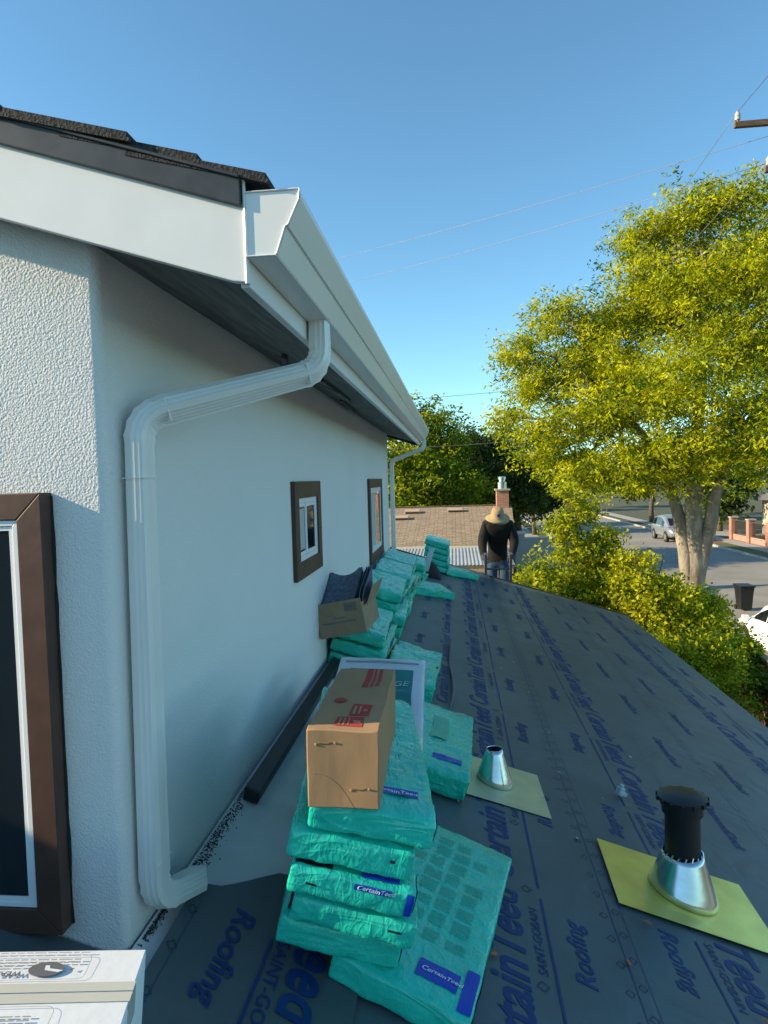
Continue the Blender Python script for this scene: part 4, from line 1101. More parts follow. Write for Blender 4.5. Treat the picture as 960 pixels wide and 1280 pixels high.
TAc = [(-2.15,36.00,8.30,1.02), (-0.90,36.00,7.84,1.27), (-2.55,35.00,6.18,1.15), (-1.55,35.00,5.33,1.65), (-2.73,34.00,4.15,1.20), (-0.31,37.00,6.61,1.13), (0.28,36.00,4.45,1.52), (-1.22,36.00,3.22,1.69), (-4.4, 36, 5.6, 2.0), (-5.2, 37, 8.0, 2.0), (-3.4,36.5,8.6,1.2)]
tree('sunlit bushy tree behind the brown shingle roof', (-1.6, 36.5, 0), (-1.5, 36.3, 3.2), .22, TAc, 34000, .21, .10, LEAFHED, BARKD, 9, hang=.35, twig=.4, group=None, shell=.45, bright=-.28)
TBc = [(1.06,40.00,6.92,1.32), (2.50,41.00,6.69,1.45), (3.78,40.00,5.45,1.60), (1.44,39.00,4.82,1.84), (3.30,40.00,3.84,1.60), (5.15,42.00,4.71,1.48), (5.99,43.00,3.44,1.32), (-0.38,41.00,4.87,1.45), (.8, 42, 3.0, 2.0), (2.2, 41, 2.8, 1.5), (-1.8, 42, 6.0, 1.6)]
tree('dark dense tree spreading behind the brick chimney', (4.0, 41.0, 0), (3.6, 41, 2.6), .30, TBc, 40000, .20, .10, LEAFDK, BARKD, 13, hang=.3, twig=.4, shell=.25)
# farther trees along the street and behind the houses
far_specs = [(-9, 48, 9.0, 'broad tree far behind the brown roof at its hidden end'), (-3, 60, 8.5, 'far tree standing behind the sunlit bushy tree'), (3, 66, 8.0, 'far tree beyond the dark dense tree'), (6.6, 58, 6.4, 'small far tree on the near verge down the street'),
             (7.6, 92, 8.0, 'round far tree on the near verge near the street end'), (19.5, 70, 8.5, 'dark far tree on the verge past the silver car'), (21.5, 58, 7.5, 'tree at the end of the brick pillar fence'), (24, 44, 8.0, 'tree in the garden behind the brick pillars'),
             (18.5, 100, 9.0, 'far tree overhanging the other side of the street'), (12.5, 150, 10.0, 'big tree closing the view at the street end'), (3, 130, 10, 'tall far tree left of the street end'), (24, 140, 10, 'tall far tree right of the street end'), (30, 80, 9, 'broad far tree behind the gardens across the street'), (27, 34, 8, 'tree shading the garden across from the white car'), (-14, 75, 10, 'tall tree far behind the neighbouring garden'), (8, 175, 11, 'distant tree beyond the road end')]
for i, (x, y, h, lab) in enumerate(far_specs):
    random.seed(100+i); cl = []
    for k in range(9):
        a = random.random()*6.28; rr = random.uniform(.1, .42)*h*.75
        cl.append((x+rr*math.cos(a), y+rr*math.sin(a), h*random.uniform(.36, .80), h*random.uniform(.15, .22)))
    cl.append((x, y, h*.82, h*.17))
    nn = 9000 if y < 75 else 6000
    tree(lab, (x, y, 0), (x, y, h*.42), .02*h+.05, cl, nn, .32+.0022*y, .17+.0012*y, LEAFFAR if i % 3 else LEAFDK, BARKD, 60+i, hang=.25, twig=.6, per=12, limbs=False, name='tree', shell=.2)

# shrubs between the roof end, the fence and the street
def shrub(label, base, clumps, n, ls, lw, m_, seed, stems=6, hang=.15, bright=None, shell=.35, twig=.16, group='shrubs along the side fence'):
    s_ = empty('shrub', base, label, 'shrub', group); ori = Vector(base); q = MB(); random.seed(seed)
    for i, c in enumerate(clumps):
        for k in range(2): limb(q, (random.gauss(0, .08), random.gauss(0, .08), -.03), Vector(c[:3])-ori+Vector((random.gauss(0, .1), random.gauss(0, .1), c[3]*random.uniform(.2, .9))), .022, .006, seed+i*3+k, 7, .12, 5)
    q.build('stem', BARKD, s_, smooth=True)
    cl = [(c[0]-base[0], c[1]-base[1], c[2]-base[2], *c[3:]) for c in clumps]
    link('foliage', leaves_mesh('foliage', cl, n, ls, lw, m_, seed, hang, twig, 10, shell, bright), s_)
shrub('bright green shrub right beside the ladder', (1.5, 12.4, 0), [(1.20, 12.2, 3.0, .42), (1.55, 12.5, 3.15, .45), (1.35, 12.4, 2.4, .6), (1.9, 12.6, 2.6, .6), (1.5, 12.5, 1.5, .8), (2.0, 12.3, 1.6, .7)], 15000, .085, .045, LEAFHED, 201, bright=-.08)
shrub('tall leggy shrub with thin upright shoots above the hedge', (2.5, 13.2, 0), [(2.25, 13.2, 3.5, .42), (2.7, 13.4, 3.45, .45), (2.3, 13.0, 2.8, .55), (2.9, 13.2, 2.9, .6), (2.5, 13.2, 2.0, .8), (2.05, 13.3, 4.05, .34), (2.45, 13.6, 4.3, .32), (2.85, 13.3, 3.8, .30), (2.15, 13.4, 4.7, .2)], 19000, .085, .045, LEAFHED, 202, bright=.02)
shrub('yellow-leaved shrub standing over the middle of the hedge', (3.4, 12.6, 0), [(3.05, 12.5, 2.95, .42), (3.5, 12.7, 2.95, .38), (3.25, 12.4, 2.6, .55), (3.75, 12.6, 2.7, .5), (3.3, 12.6, 1.9, .7), (3.8, 12.4, 2.0, .6), (3.45, 12.7, 3.42, .2), (3.1, 12.8, 3.4, .2)], 17000, .085, .045, LEAFHED, 203, bright=.20)
shrub('rounded yellow-green shrub next to the street tree trunk', (4.3, 12.6, 0), [(4.15, 12.8, 2.55, .40), (4.5, 12.9, 2.25, .38), (4.05, 12.4, 2.25, .5), (4.6, 12.5, 1.9, .55), (4.2, 12.2, 1.6, .6), (4.75, 13.2, 2.5, .3)], 15000, .08, .043, LEAFHED, 204, bright=.08)
shrub('low green shrub pressed against the roof eave', (3.4, 10.9, 0), [(3.0, 11.0, 2.0, .5), (3.5, 11.0, 2.1, .5), (3.3, 10.4, 1.7, .5), (4.0, 11.2, 2.0, .5), (3.9, 10.6, 1.5, .5), (3.2, 10.9, 1.2, .6)], 13000, .075, .04, LEAFHED, 205, bright=-.05)
shrub('dark climbing shrub spilling over the redwood fence', (4.98, 11.2, 0), [(5.05, 14.0, 1.75, .35), (5.05, 13.2, 1.6, .33), (5.05, 12.4, 1.7, .30), (5.0, 11.6, 1.5, .33), (5.05, 10.9, 1.6, .30), (5.05, 10.2, 1.55, .36), (5.0, 9.5, 1.5, .36), (5.1, 8.8, 1.5, .4), (5.0, 13.6, .9, .3)], 9000, .075, .04, LEAFIVY, 206, shell=.2)
shrub('shaded ivy mound at the foot of the fence', (4.3, 9.2, 0), [(4.3, 9.4, .5, .40), (4.4, 8.8, .7, .45), (4.2, 8.0, .6, .5), (3.7, 9.2, .5, .45), (3.6, 8.2, .5, .45), (3.9, 7.2, .6, .5), (4.6, 7.4, .9, .45)], 14000, .075, .04, LEAFIVY, 207, shell=.2)
shrub('clipped green hedge bush beyond the fence by the pavement', (6.3, 14.2, 0), [(5.9, 14.8, .75, .5), (6.3, 14.3, .8, .5), (6.5, 13.6, .75, .5), (6.0, 13.8, .6, .5), (6.7, 12.9, .7, .5), (6.9, 12.2, .7, .5)], 13000, .07, .038, LEAFHED, 208, shell=.3, bright=-.15)
shrub('dark leafy bush beyond the fence near the white car', (7.2, 11.2, 0), [(7.0, 11.5, .9, .5), (7.2, 10.9, .9, .5), (7.3, 10.2, 1.0, .5), (6.6, 11.0, .7, .5)], 8000, .07, .038, LEAFIVY, 209, shell=.3)

# fence boards, posts and cap
fence = empty('board_fence', (5.25, 6, 0), 'redwood board fence with weathered cap rail half hidden by climbing leaves', 'fence')
bm_ = MB(); bm_.box((0, 0, .86), (.009, .066, .82)); brd = bm_.mesh('board', FENCEM)
y = 5.0; random.seed(2)
while y < 16.0:
    o = link('board', brd, fence); o.location = (random.uniform(-.004, .004), y-6, random.uniform(-.012, .012)); o.rotation_euler = (random.uniform(-.008, .008), 0, 0); y += .142
for k in range(6):
    q = MB(); q.box((.055, -.9+k*2.1-.0, .86), (.04, .04, .86)); q.build('post', FENCEM, fence)
for z in (.35, 1.4):
    q = MB(); q.bb(.0105, .045, -1.05, 9.95, z-.04, z+.04); q.build('rail', FENCEM, fence)
q = MB(); q.bb(-.05, .09, -1.05, 9.95, 1.725, 1.76); q.build('cap_rail', FENCECAP, fence, bevel=.004)
# a sapling tied in front of the fence is left to the shrubs

# ------------------------------------------------------------------ neighbour
nb = empty('neighbour_house', (0, 22, 0), 'low neighbouring house with brown shingle roof and brick chimney', 'house')
q = MB(); q.bb(-14, 1.55, .45, 13, 0, 2.62); q.build('wall', NWALL, nb)
ez, rz_, ye, yr = 2.78, 3.80, 0, 6.6
q = MB(); sl_ = math.hypot(yr, rz_-ez)
q.add([(-14.6, 0, 0), (1.92, 0, 0), (1.92+.42, sl_, 0), (-14.6, sl_, 0), (-14.6, 0, -.1), (1.92, 0, -.1), (1.92+.42, sl_, -.1), (-14.6, sl_, -.1)],
      [(0, 1, 2, 3), (4, 7, 6, 5), (0, 4, 5, 1), (1, 5, 6, 2), (2, 6, 7, 3), (3, 7, 4, 0)])
nr_ = q.build('roof', FARSH, nb); nr_.rotation_euler = (math.atan2(rz_-ez, yr), 0, 0); nr_.location = (0, ye, ez)
q = MB(); q.prism([(yr+.001, rz_), (yr+.001, rz_-.1), (14, 2.65), (14, 2.75)], lambda a, b, d: (d, a, b), -14.6, 2.3); q.build('rear_roof', FARSH, nb)
q = MB(); q.prism([(.46, 2.625), (13, 2.625), (yr, rz_-.13)], lambda a, b, d: (d, a, b), 1.40, 1.55); q.build('gable_wall', NWALL, nb)
q = MB()
for k in range(60):
    q.box((2.34-.14-k*.27, yr, rz_+.018), (.15, .13, .012), Euler((0, -.06, 0)).to_matrix())
q.build('ridge_cap', mat('ridge_brown', (.20, .13, .09), .95, var=.3, vscale=5), nb)
q = MB(); q.bb(-14.6, 1.95, -.10, -.005, 2.66, 2.79); q.build('eave_gutter', mat('cream_gutter', (.60, .52, .42), .6), nb)
for (u_, v_, l) in ((-1.72, 5.45, .30), (.0, 5.55, .30), (-2.1, 4.3, .3)):
    q = MB(); q.box((0, 0, .06), (l, .20, .05)); q.box((0, -.21, .05), (l*.93, .01, .03), m=1); o = q.build('roof_vent', [mat('vent_tan', (.50, .36, .26), .7), mat('vent_dark', (.05, .035, .03), .9)], nb, bevel=.01)
    o.location = (u_, v_, ez+(rz_-ez)*v_/yr); o.rotation_euler = (math.atan2(rz_-ez, yr), 0, 0)
q = MB(); q.bb(1.70, 2.18, 6.0, 6.7, 3.3, 4.42); ch = q.build('chimney', BRICK, nb)
q = MB(); q.bb(1.64, 2.24, 5.94, 6.76, 4.422, 4.49); q.build('chimney_crown', CONC, nb)
q = MB(); q.lathe([(.19, 4.49), (.19, 4.75), (.13, 4.78), (.13, 4.86), (.16, 4.87), (.16, 4.97), (.05, 5.0)], (1.94, 6.35, 0), 18); q.build('flue_cap', GALV, nb, auto=True)
q = MB(); q.bb(-4.0, -2.8, .40, .449, 1.0, 2.2); q.build('window', GLASS, nb)
pc = empty('patio_cover', (0, 20, 0), 'ribbed metal patio cover on a timber beam in front of the brown roofed house', 'patio cover')
q = MB(); rows = []
n_ = 520
for k in range(n_+1):
    x = -12+13.6*k/n_; ph = k % 4
    rows.append([(x, -1.25, 2.575+(.014 if ph in (1, 2) else 0)), (x, 2.1, 2.735+(.014 if ph in (1, 2) else 0))])
q.rings(rows, closed=False, cap=False); o = q.build('ribbed_sheet', CORR, pc); md = o.modifiers.new('sol', 'SOLIDIFY'); md.thickness = .004
q = MB(); q.bb(-12, 1.55, -1.2, -1.1, 2.38, 2.56); q.build('beam', mat('tan_timber', (.42, .27, .15), .8, var=.1), pc)
for x in (-11.9, -8.5, -5.1, -1.7, 1.45):
    q = MB(); q.bb(x-.05, x+.05, -1.19, -1.09, 0, 2.379); q.build('post', mat('tan_timber', (.42, .27, .15), .8), pc)
# block wall at the neighbour's front
bw = empty('block_wall', (4.6, 37, 0), 'pale grey block wall with capped pier between the houses and the street', 'wall')
q = MB(); q.bb(-2.2, 2.6, -.1, .1, 0, 1.62); q.build('wall_body', mat('pale_block', (.42, .42, .42), .9, var=.08, vscale=2, bump=.2, bscale=20), bw)
q = MB(); q.bb(-2.25, 2.65, -.14, .14, 1.622, 1.70); q.build('coping', mat('white_cap', (.62, .60, .57), .8), bw, bevel=.01)
q = MB(); q.bb(-1.45, -.95, -.25, .25, 0, 1.85); q.build('pier', mat('pale_block', (.42, .42, .42), .9), bw)
q = MB(); q.bb(-1.5, -.90, -.3, .3, 1.852, 2.02); q.build('pier_cap', mat('white_cap', (.62, .60, .57), .8), bw, bevel=.05)

# brick pillar fence across the street
pf_ = empty('brick_pillar_fence', (19.9, 40, 0), 'brick pillars with low brick wall and dark iron panels across the street', 'fence')
for k in range(9):
    y = -12+k*2.9
    q = MB(); q.bb(-.22, .22, y-.22, y+.22, 0, 1.55); p_ = q.build('pillar', BRICK, pf_)
    q = MB(); q.bb(-.27, .27, y-.27, y+.27, 1.552, 1.64); q.build('pillar_cap', CONC, p_, bevel=.01)
    if k < 8:
        q = MB(); q.bb(-.10, .10, y+.221, y+2.68, 0, .42); q.build('low_wall', BRICK, pf_)
        q = MB()
        for j in range(17): q.bb(-.012, .012, y+.35+j*.14-.012, y+.35+j*.14+.012, .42, 1.38)
        q.bb(-.016, .016, y+.222, y+2.678, 1.30, 1.34); q.bb(-.016, .016, y+.222, y+2.678, .52, .56)
        q.build('iron_panel', BLACKM, pf_)
hs = empty('far_house', (27, 46, 0), 'pale low house behind the brick pillars across the street', 'house')
q = MB(); q.bb(-3.5, 6, -9, 9, 0, 2.7); q.build('wall', NWALL, hs)
q = MB(); q.prism([(-4.2, 2.7), (6.7, 2.7), (1.2, 4.3)], lambda a, b, d: (a, d, b), -9.6, 9.6); q.build('roof', mat('grey_far_roof', (.17, .16, .15), .95, var=.2, vscale=3), hs)
for y in (-5, 0, 5):
    q = MB(); q.bb(-3.54, -3.502, y-.8, y+.8, 1.0, 2.1); w_ = q.build('window', GLASS, hs)
    q = MB()
    for (a, b, c, d) in ((y-.86, y-.80, .94, 2.16), (y+.80, y+.86, .94, 2.16), (y-.8, y+.8, .94, 1.0), (y-.8, y+.8, 2.1, 2.16)): q.bb(-3.56, -3.503, a, b, c, d)
    q.build('window_frame', VINYL, w_)

# ------------------------------------------------------------------ vehicles
def vehicle(name, label, cat, loc, rz, paint, st, gh, wheels, wr, hw, glass_split):
    """st: stations (y, z_low, z_belt, half width); gh: greenhouse stations (y, z_top, half width at top, z_base)"""
    v = empty(name, loc, label, cat); v.rotation_euler = (0, 0, rz)
    q = MB(); rows = []
    for (y, zl, zb, w_) in st:
        zm = zl+(zb-zl)*.55
        rows.append([(-w_*.86, y, zl), (-w_*.97, y, zl+.10), (-w_, y, zm), (-w_*.985, y, zb-.06), (-w_*.90, y, zb), (-w_*.4, y, zb+.03), (w_*.4, y, zb+.03), (w_*.90, y, zb), (w_*.985, y, zb-.06), (w_, y, zm), (w_*.97, y, zl+.10), (w_*.86, y, zl)])
    q.rings(rows); b = q.build('body', paint, v, smooth=True, auto=True)
    q = MB(); rows = []
    for (y, zt, wt, zb, wb) in gh:
        h = zt-zb
        rows.append([(-wb, y, zb), (-(wb*.45+wt*.55), y, zb+h*.55), (-wt, y, zb+h*.88), (-wt*.82, y, zt), (0, y, zt+.015*min(1, h)), (wt*.82, y, zt), (wt, y, zb+h*.88), ((wb*.45+wt*.55), y, zb+h*.55), (wb, y, zb)])
    q.rings(rows); q.build('cabin', paint, v, smooth=True, auto=True)
    def gpt(yq, f, side):
        for k in range(len(gh)-1):
            a, c = gh[k], gh[k+1]
            if min(a[0], c[0])-1e-6 <= yq <= max(a[0], c[0])+1e-6:
                t = (yq-a[0])/(c[0]-a[0]); zt, wt, zb, wb = [a[i]+(c[i]-a[i])*t for i in (1, 2, 3, 4)]
                h = zt-zb; zz = zb+h*f
                if f <= .55: ww = wb+((wb*.45+wt*.55)-wb)*f/.55
                else: ww = (wb*.45+wt*.55)+(wt-(wb*.45+wt*.55))*(f-.55)/.33
                return (side*(ww+.008), yq, zz)
    for side in (-1, 1):
        for (ya, yb, fa0, fa1, fb0, fb1) in glass_split:
            q = MB(); n_ = 6; rr = []
            for k in range(n_+1):
                t = k/n_; y = ya+(yb-ya)*t; f0 = fa0+(fb0-fa0)*t; f1 = fa1+(fb1-fa1)*t
                rr.append([gpt(y, f0, side), gpt(y, (f0+f1)/2, side), gpt(y, f1, side)])
            q.rings(rr, closed=False, cap=False); q.build('side_window', CARGL, v, smooth=True)
    # screens
    for (a, c, nm) in ((gh[0], gh[1], 'rear_window'), (gh[-1], gh[-2], 'windscreen')):
        q = MB(); s_ = -1 if nm == 'rear_window' else 1
        def sp(t, u): 
            y = a[0]+(c[0]-a[0])*t; zt = a[1]+(c[1]-a[1])*t; wt = a[2]+(c[2]-a[2])*t
            return (u*wt*.80, y+s_*.012, zt+.014)
        grid_surf(q, lambda u, t: sp(.12+.80*t, -1+2*u), 6, 6); q.build(nm, CARGL, v, smooth=True)
    for (y) in wheels:
        for s_ in (-1, 1):
            A = Euler((0, math.pi/2, 0)).to_matrix()
            q = MB(); q.lathe([(wr*.62, -.11), (wr*.94, -.11), (wr, -.08), (wr, .08), (wr*.94, .11), (wr*.62, .11)], (s_*(hw-.09), y, wr), 24, A); w_ = q.build('wheel', TYRE, v, auto=True)
            q = MB(); q.lathe([(wr*.62, -.112), (wr*.3, -.09), (wr*.1, -.10)] if s_ < 0 else [(wr*.62, .112), (wr*.3, .09), (wr*.1, .10)], (s_*(hw-.09), y, wr), 20, A); q.build('rim', RIM, w_, auto=True)
            q = MB(); q.lathe([(wr*1.16, -.02), (wr*1.16, .02)], (s_*(hw-.016), y, wr*1.02), 24, A); q.build('wheel_arch', mat('arch_black', (.02, .02, .02), .8), v)
    y0, y1 = st[0], st[-1]
    for s_ in (-1, 1):
        q = MB(); q.box((s_*y0[3]*.72, y0[0]-.012, y0[2]-.13), (.16, .03, .07)); q.build('tail_light', REDL, v, bevel=.01)
        q = MB(); q.box((s_*y1[3]*.72, y1[0]-.02, y1[2]-.12), (.17, .05, .06)); q.build('headlight', CLEARL, v, bevel=.01)
        q = MB(); q.box((s_*(hw+.07), gh[-1][0]-.32, gh[-1][3]+.09), (.09, .05, .055)); q.build('door_mirror', paint, v, bevel=.02)
    q = MB(); q.box((0, y0[0]-.02, y0[1]+.12), (y0[3]*.9, .05, .09)); q.build('bumper', paint, v, bevel=.02)
    q = MB(); q.box((0, y1[0]+.02, y1[1]+.12), (y1[3]*.85, .05, .09)); q.build('bumper', paint, v, bevel=.02)
    return v
vehicle('parked_car', 'white hatchback parked at the near kerb beyond the hedge', 'car', (8.80, 18.35, .004), 0, CARWH,
        [(-2.12, .36, .86, .74), (-1.95, .26, .95, .83), (-1.3, .22, .98, .88), (0, .22, .96, .89), (1.0, .22, .94, .88), (1.65, .24, .86, .86), (2.0, .28, .76, .78), (2.12, .36, .66, .66)],
        [(-1.98, .98, .60, .90, .76), (-1.45, 1.40, .60, .92, .80), (-.7, 1.50, .62, .92, .82), (.2, 1.48, .61, .92, .82), (.75, 1.36, .58, .90, .80), (1.35, .95, .55, .88, .76)],
        (-1.32, 1.32), .32, .89, [(-1.5, -.75, .12, .62, .12, .84), (-.68, .12, .12, .84, .12, .84), (.18, .98, .12, .84, .12, .40)])
vehicle('parked_suv', 'silver sport utility vehicle parked at the far kerb of the street', 'car', (15.75, 51.5, .004), math.pi, CARSI,
        [(-2.28, .42, .95, .80), (-2.15, .34, 1.02, .88), (-1.4, .32, 1.05, .92), (0, .32, 1.05, .92), (1.05, .32, 1.05, .92), (1.75, .34, 1.02, .90), (2.15, .40, .92, .82), (2.28, .46, .80, .72)],
        [(-2.18, 1.08, .66, .98, .82), (-1.95, 1.66, .66, 1.0, .84), (-1.0, 1.78, .68, 1.0, .86), (.1, 1.77, .68, 1.0, .86), (.55, 1.66, .66, 1.0, .85), (1.15, 1.05, .62, .98, .80)],
        (-1.4, 1.42), .37, .92, [(-1.9, -1.05, .14, .80, .14, .84), (-.97, -.12, .14, .84, .14, .84), (-.04, .85, .14, .84, .14, .50)])
bn = empty('wheeled_bin', (10.15, 25.2, .004), 'black wheeled rubbish bin standing in the street past the white car', 'bin')
q = MB(); q.rings([[(sx*w_, sy*d_, z) for sx, sy in ((-1, -1), (1, -1), (1, 1), (-1, 1))] for w_, d_, z in ((.22, .25, .06), (.26, .32, .75), (.29, .36, .95))]); q.build('bin_body', BINM, bn, bevel=.02); bn.scale = (.85, .85, .9)
q = MB(); q.box((0, -.01, .985), (.31, .39, .028)); q.box((0, .42, .97), (.24, .035, .02)); q.build('lid', BINM, bn, bevel=.015)
for s_ in (-1, 1):
    q = MB(); q.lathe([(.10, -.03), (.10, .03)], (s_*.24, .26, .10), 16, Euler((0, math.pi/2, 0)).to_matrix()); q.build('wheel', TYRE, bn)

# ------------------------------------------------------------------ pole and lines
up = empty('utility_pole', (7.0, 14.5, 0), 'timber utility pole crossarm with porcelain insulators above the street tree', 'utility pole')
q = MB(); q.tube([(0, 0, -.2), (0, 0, 6), (0, 0, 12.3)], [.16, .14, .11], 14); q.build('pole_shaft', POLEM, up, smooth=True)
q = MB(); q.box((0, -.16, 11.75), (1.38, .045, .055)); q.build('crossarm', POLEM, up, bevel=.006)
q = MB(); q.box((0, -.16, 10.85), (.82, .045, .055)); q.build('crossarm', POLEM, up, bevel=.006)
for (x, z) in ((-1.32, 11.805), (-.55, 11.805), (.6, 11.805), (1.3, 11.805), (-.74, 10.905), (.74, 10.905)):
    q = MB(); q.lathe([(.018, -.02), (.018, .03), (.05, .035), (.055, .09), (.04, .10), (.052, .11), (.048, .16), (.022, .18), (.03, .2)], (x, -.16, z), 14); q.build('insulator', PORC, up, auto=True)
for s_ in (-1, 1):
    q = MB(); q.tube([(s_*.72, -.22, 11.72), (s_*.02, -.17, 11.1)], .012, 6); q.build('arm_brace', STEEL, up)
def wire(label, pts, r=.009, sag=.0, group=None):
    q = MB(); a, b = Vector(pts[0]), Vector(pts[1]); P_ = []
    for k in range(25):
        t = k/24; p = a.lerp(b, t); p.z -= sag*4*t*(1-t); P_.append(p)
    q.tube(P_, r, 5); o = q.build('overhead_wire', WIRE, smooth=True); tag(o, label, 'wire', group)
wire('overhead wire running from the crossarm end down the street behind the tree', [(5.68, 14.34, 12.0), (6.0, 62, 11.6)], .007, .5)
wire('overhead wire running from the crossarm end back over the roof', [(5.68, 14.34, 12.0), (5.9, -30, 12.2)], .007, .5)
wire('overhead wire leaving the lower insulator down the street', [(6.26, 14.34, 11.1), (6.6, 62, 10.7)], .008, .4)
wire('upper of the two long wires crossing the open sky', [(6.9, 14.5, 11.7), (-12.6, 31, 13.9)], .006, .25)
wire('lower of the two long wires crossing the open sky', [(6.26, 14.4, 11.0), (-12.2, 31, 13.0)], .006, .35)
wire('thin wire crossing just above the sunlit bushy tree', [(-14, 45, 10.0), (10, 45, 10.9)], .014, .2)
wire('pale cable in front of the dark tree, reaching the gutter side', [(-6, 30, 6.35), (9, 30, 6.95)], .010, .2)

# ------------------------------------------------------------------ ladder and person
ld = empty('extension_ladder', (.62, 11.55, 0), 'grey ladder leaning on the end of the low roof', 'ladder')
a0, a1 = Vector((0, 0, .0)), Vector((0, -1.40, 3.86)); dv = (a1-a0).normalized(); rl = Matrix((Vector((1, 0, 0)), Vector((1, 0, 0)).cross(dv)*-1, dv)).transposed()
for s_ in (-1, 1):
    q = MB(); q.box((s_*.185, (a0.y+a1.y)/2, (a0.z+a1.z)/2), (.020, .038, (a1-a0).length/2), rl); q.build('rail', LADDM, ld, bevel=.004)
k = 0
while .25+k*.3 < (a1-a0).length-.05:
    p = dv*(.25+k*.3); q = MB(); q.tube([(-.171, p.y, p.z), (.171, p.y, p.z)], .016, 10); q.build('rung', LADDM, ld); k += 1

pe = empty('person', (.64, 10.64, 2.93), 'person in a straw hat, black sweater and jeans standing on the ladder, head bowed', 'person')
def skinmesh(chains, name):
    bm = bmesh.new(); me = bpy.data.meshes.new(name); sk = []
    for ch in chains:
        prev = None
        for item in ch:
            if isinstance(item[0], int) and len(item) == 1:
                v = bm.verts[item[0]]
            else:
                v = bm.verts.new(item[0]); sk.append(item[1]); bm.verts.ensure_lookup_table()
            if prev is not None: bm.edges.new((prev, v))
            prev = v
    bm.to_mesh(me); bm.free()
    o = bpy.data.objects.new(name, me); COL.objects.link(o)
    m1 = o.modifiers.new('skin', 'SKIN'); m1.use_smooth_shade = True
    for i, r_ in enumerate(sk):
        d = me.skin_vertices[0].data[i]; d.radius = r_ if hasattr(r_, '__len__') else (r_, r_); d.use_root = (i == 0)
    m2 = o.modifiers.new('sub', 'SUBSURF'); m2.levels = 2; m2.render_levels = 2
    bpy.context.view_layer.update()
    dg = bpy.context.evaluated_depsgraph_get(); ev = bpy.data.meshes.new_from_object(o.evaluated_get(dg))
    bpy.data.objects.remove(o); return ev
oz = 2.93
def W(x, y, z): return (x-.64, y-10.64, z-oz)
chains = [
    [(W(.65, 10.78, 3.70), (.165, .115)), (W(.65, 10.78, 3.86), (.155, .11)), (W(.65, 10.70, 4.05), (.180, .12)), (W(.65, 10.60, 4.23), (.180, .11)), (W(.65, 10.54, 4.31), (.075, .07)), (W(.645, 10.47, 4.35), (.06, .065)), (W(.64, 10.41, 4.37), (.082, .10)), (W(.64, 10.40, 4.45), (.075, .09))],
    [(3,), (W(.475, 10.61, 4.24), .102), (W(.405, 10.62, 3.99), .082), (W(.415, 10.48, 3.80), .056), (W(.425, 10.36, 3.74), .034)],
    [(3,), (W(.825, 10.61, 4.24), .102), (W(.905, 10.62, 3.99), .082), (W(.85, 10.48, 3.81), .056), (W(.815, 10.36, 3.75), .034)],
    [(0,), (W(.56, 10.77, 3.60), .098), (W(.545, 10.66, 3.30), .072), (W(.55, 10.66, 2.99), .05), (W(.55, 10.60, 2.965), .045), (W(.55, 10.50, 2.955), .04)],
    [(0,), (W(.74, 10.77, 3.60), .098), (W(.74, 10.64, 3.32), .072), (W(.72, 10.66, 2.99), .05), (W(.72, 10.60, 2.965), .045), (W(.72, 10.50, 2.955), .04)],
]
bodym = skinmesh(chains, 'body')
for m_ in (SWEAT, JEANS, SKIN, GLOVE): bodym.materials.append(m_)
for p in bodym.polygons:
    c = p.center; z = c.z+oz; y = c.y+10.64
    if z > 4.30 and y < 10.50: p.material_index = 2
    elif y < 10.43 and 3.6 < z: p.material_index = 3
    elif z < 3.68 and not (abs(c.x) > .2): p.material_index = 1
    elif z < 3.03: p.material_index = 3
    else: p.material_index = 0
bd = link('body', bodym, pe); bodym.polygons.foreach_set('use_smooth', [True]*len(bodym.polygons))
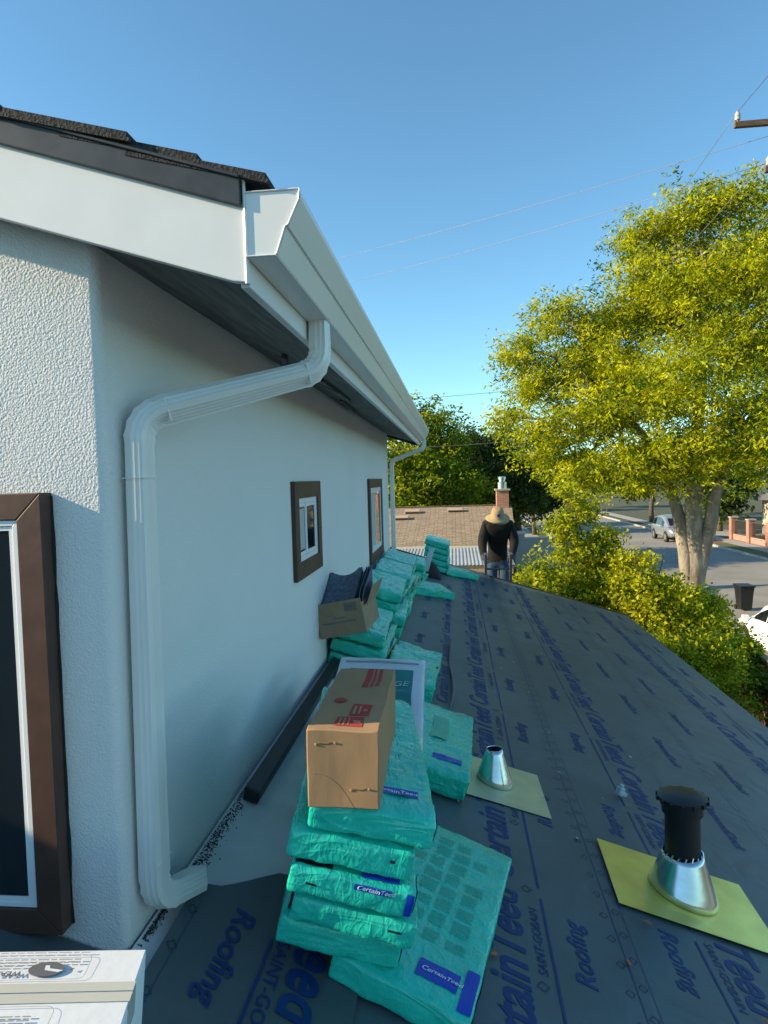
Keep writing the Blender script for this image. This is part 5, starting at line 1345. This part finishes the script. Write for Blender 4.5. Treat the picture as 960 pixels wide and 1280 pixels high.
# hands closed round the rails: palm and five bent fingers each
for s_, hx_ in ((-1, .433), (1, .807)):
    q = MB(); c = Vector(W(hx_, 10.315, 3.745))
    q.box(c, (.022, .040, .045), Euler((.35, 0, 0)).to_matrix())
    for f in range(4):
        z = .033-f*.022; l = (.030, .036, .034, .026)[f]
        q.tube([c+Vector((-s_*.005, -.03, z)), c+Vector((-s_*.012, -.058, z)), c+Vector((-s_*.034, -.064-l*.2, z-.003)), c+Vector((-s_*.046, -.045, z-.004))], [.0105, .0105, .0095, .008], 8)
    q.tube([c+Vector((0, .01, .04)), c+Vector((-s_*.025, -.012, .056)), c+Vector((-s_*.044, -.035, .050))], [.013, .011, .009], 8)
    q.build('glove', GLOVE, pe, smooth=True, bevel=.006)
# hat, badge, face pieces
HT = Euler((math.radians(24), 0, math.radians(4))).to_matrix()
hc = Vector(W(.635, 10.385, 4.405))
def hatrow(r, z, dy=1.12, wobble=0): return [hc+HT@Vector((r*math.cos(2*math.pi*k/28), dy*r*math.sin(2*math.pi*k/28), z+wobble*math.sin(4*math.pi*k/28))) for k in range(28)]
q = MB(); q.rings([hatrow(.185, -.045, 1.05, .012), hatrow(.15, -.022, 1.05, .006), hatrow(.100, .0), hatrow(.094, .07), hatrow(.080, .115), hatrow(.05, .132), hatrow(.02, .135)], True, True)
hat = q.build('straw_hat', STRAW, pe, smooth=True)
q = MB(); q.lathe([(.024, 0), (.024, .004)], hc+HT@Vector((0, -.106, .055)), 16, HT@Euler((math.radians(82), 0, 0)).to_matrix()); q.build('blue_badge', BADGE, hat)
q = MB(); q.tube([Vector(W(.64, 10.307, 4.36)), Vector(W(.64, 10.296, 4.335)), Vector(W(.64, 10.31, 4.325))], [.010, .014, .010], 8); q.build('nose', SKIN, pe, smooth=True)
for s_ in (-1, 1):
    q = MB(); q.lathe([(.001, -.008), (.010, 0), (.001, .008)], W(.64+s_*.03, 10.318, 4.365), 10); q.build('eye', BLACKP, pe)
    q = MB(); q.lathe([(.004, -.02), (.018, 0), (.004, .022)], W(.64+s_*.084, 10.42, 4.36), 10); q.build('ear', SKIN, pe, smooth=True)
q = MB(); q.box(W(.64, 10.310, 4.30), (.022, .006, .004)); q.build('mouth', mat('lip', (.22, .09, .07), .6), pe)
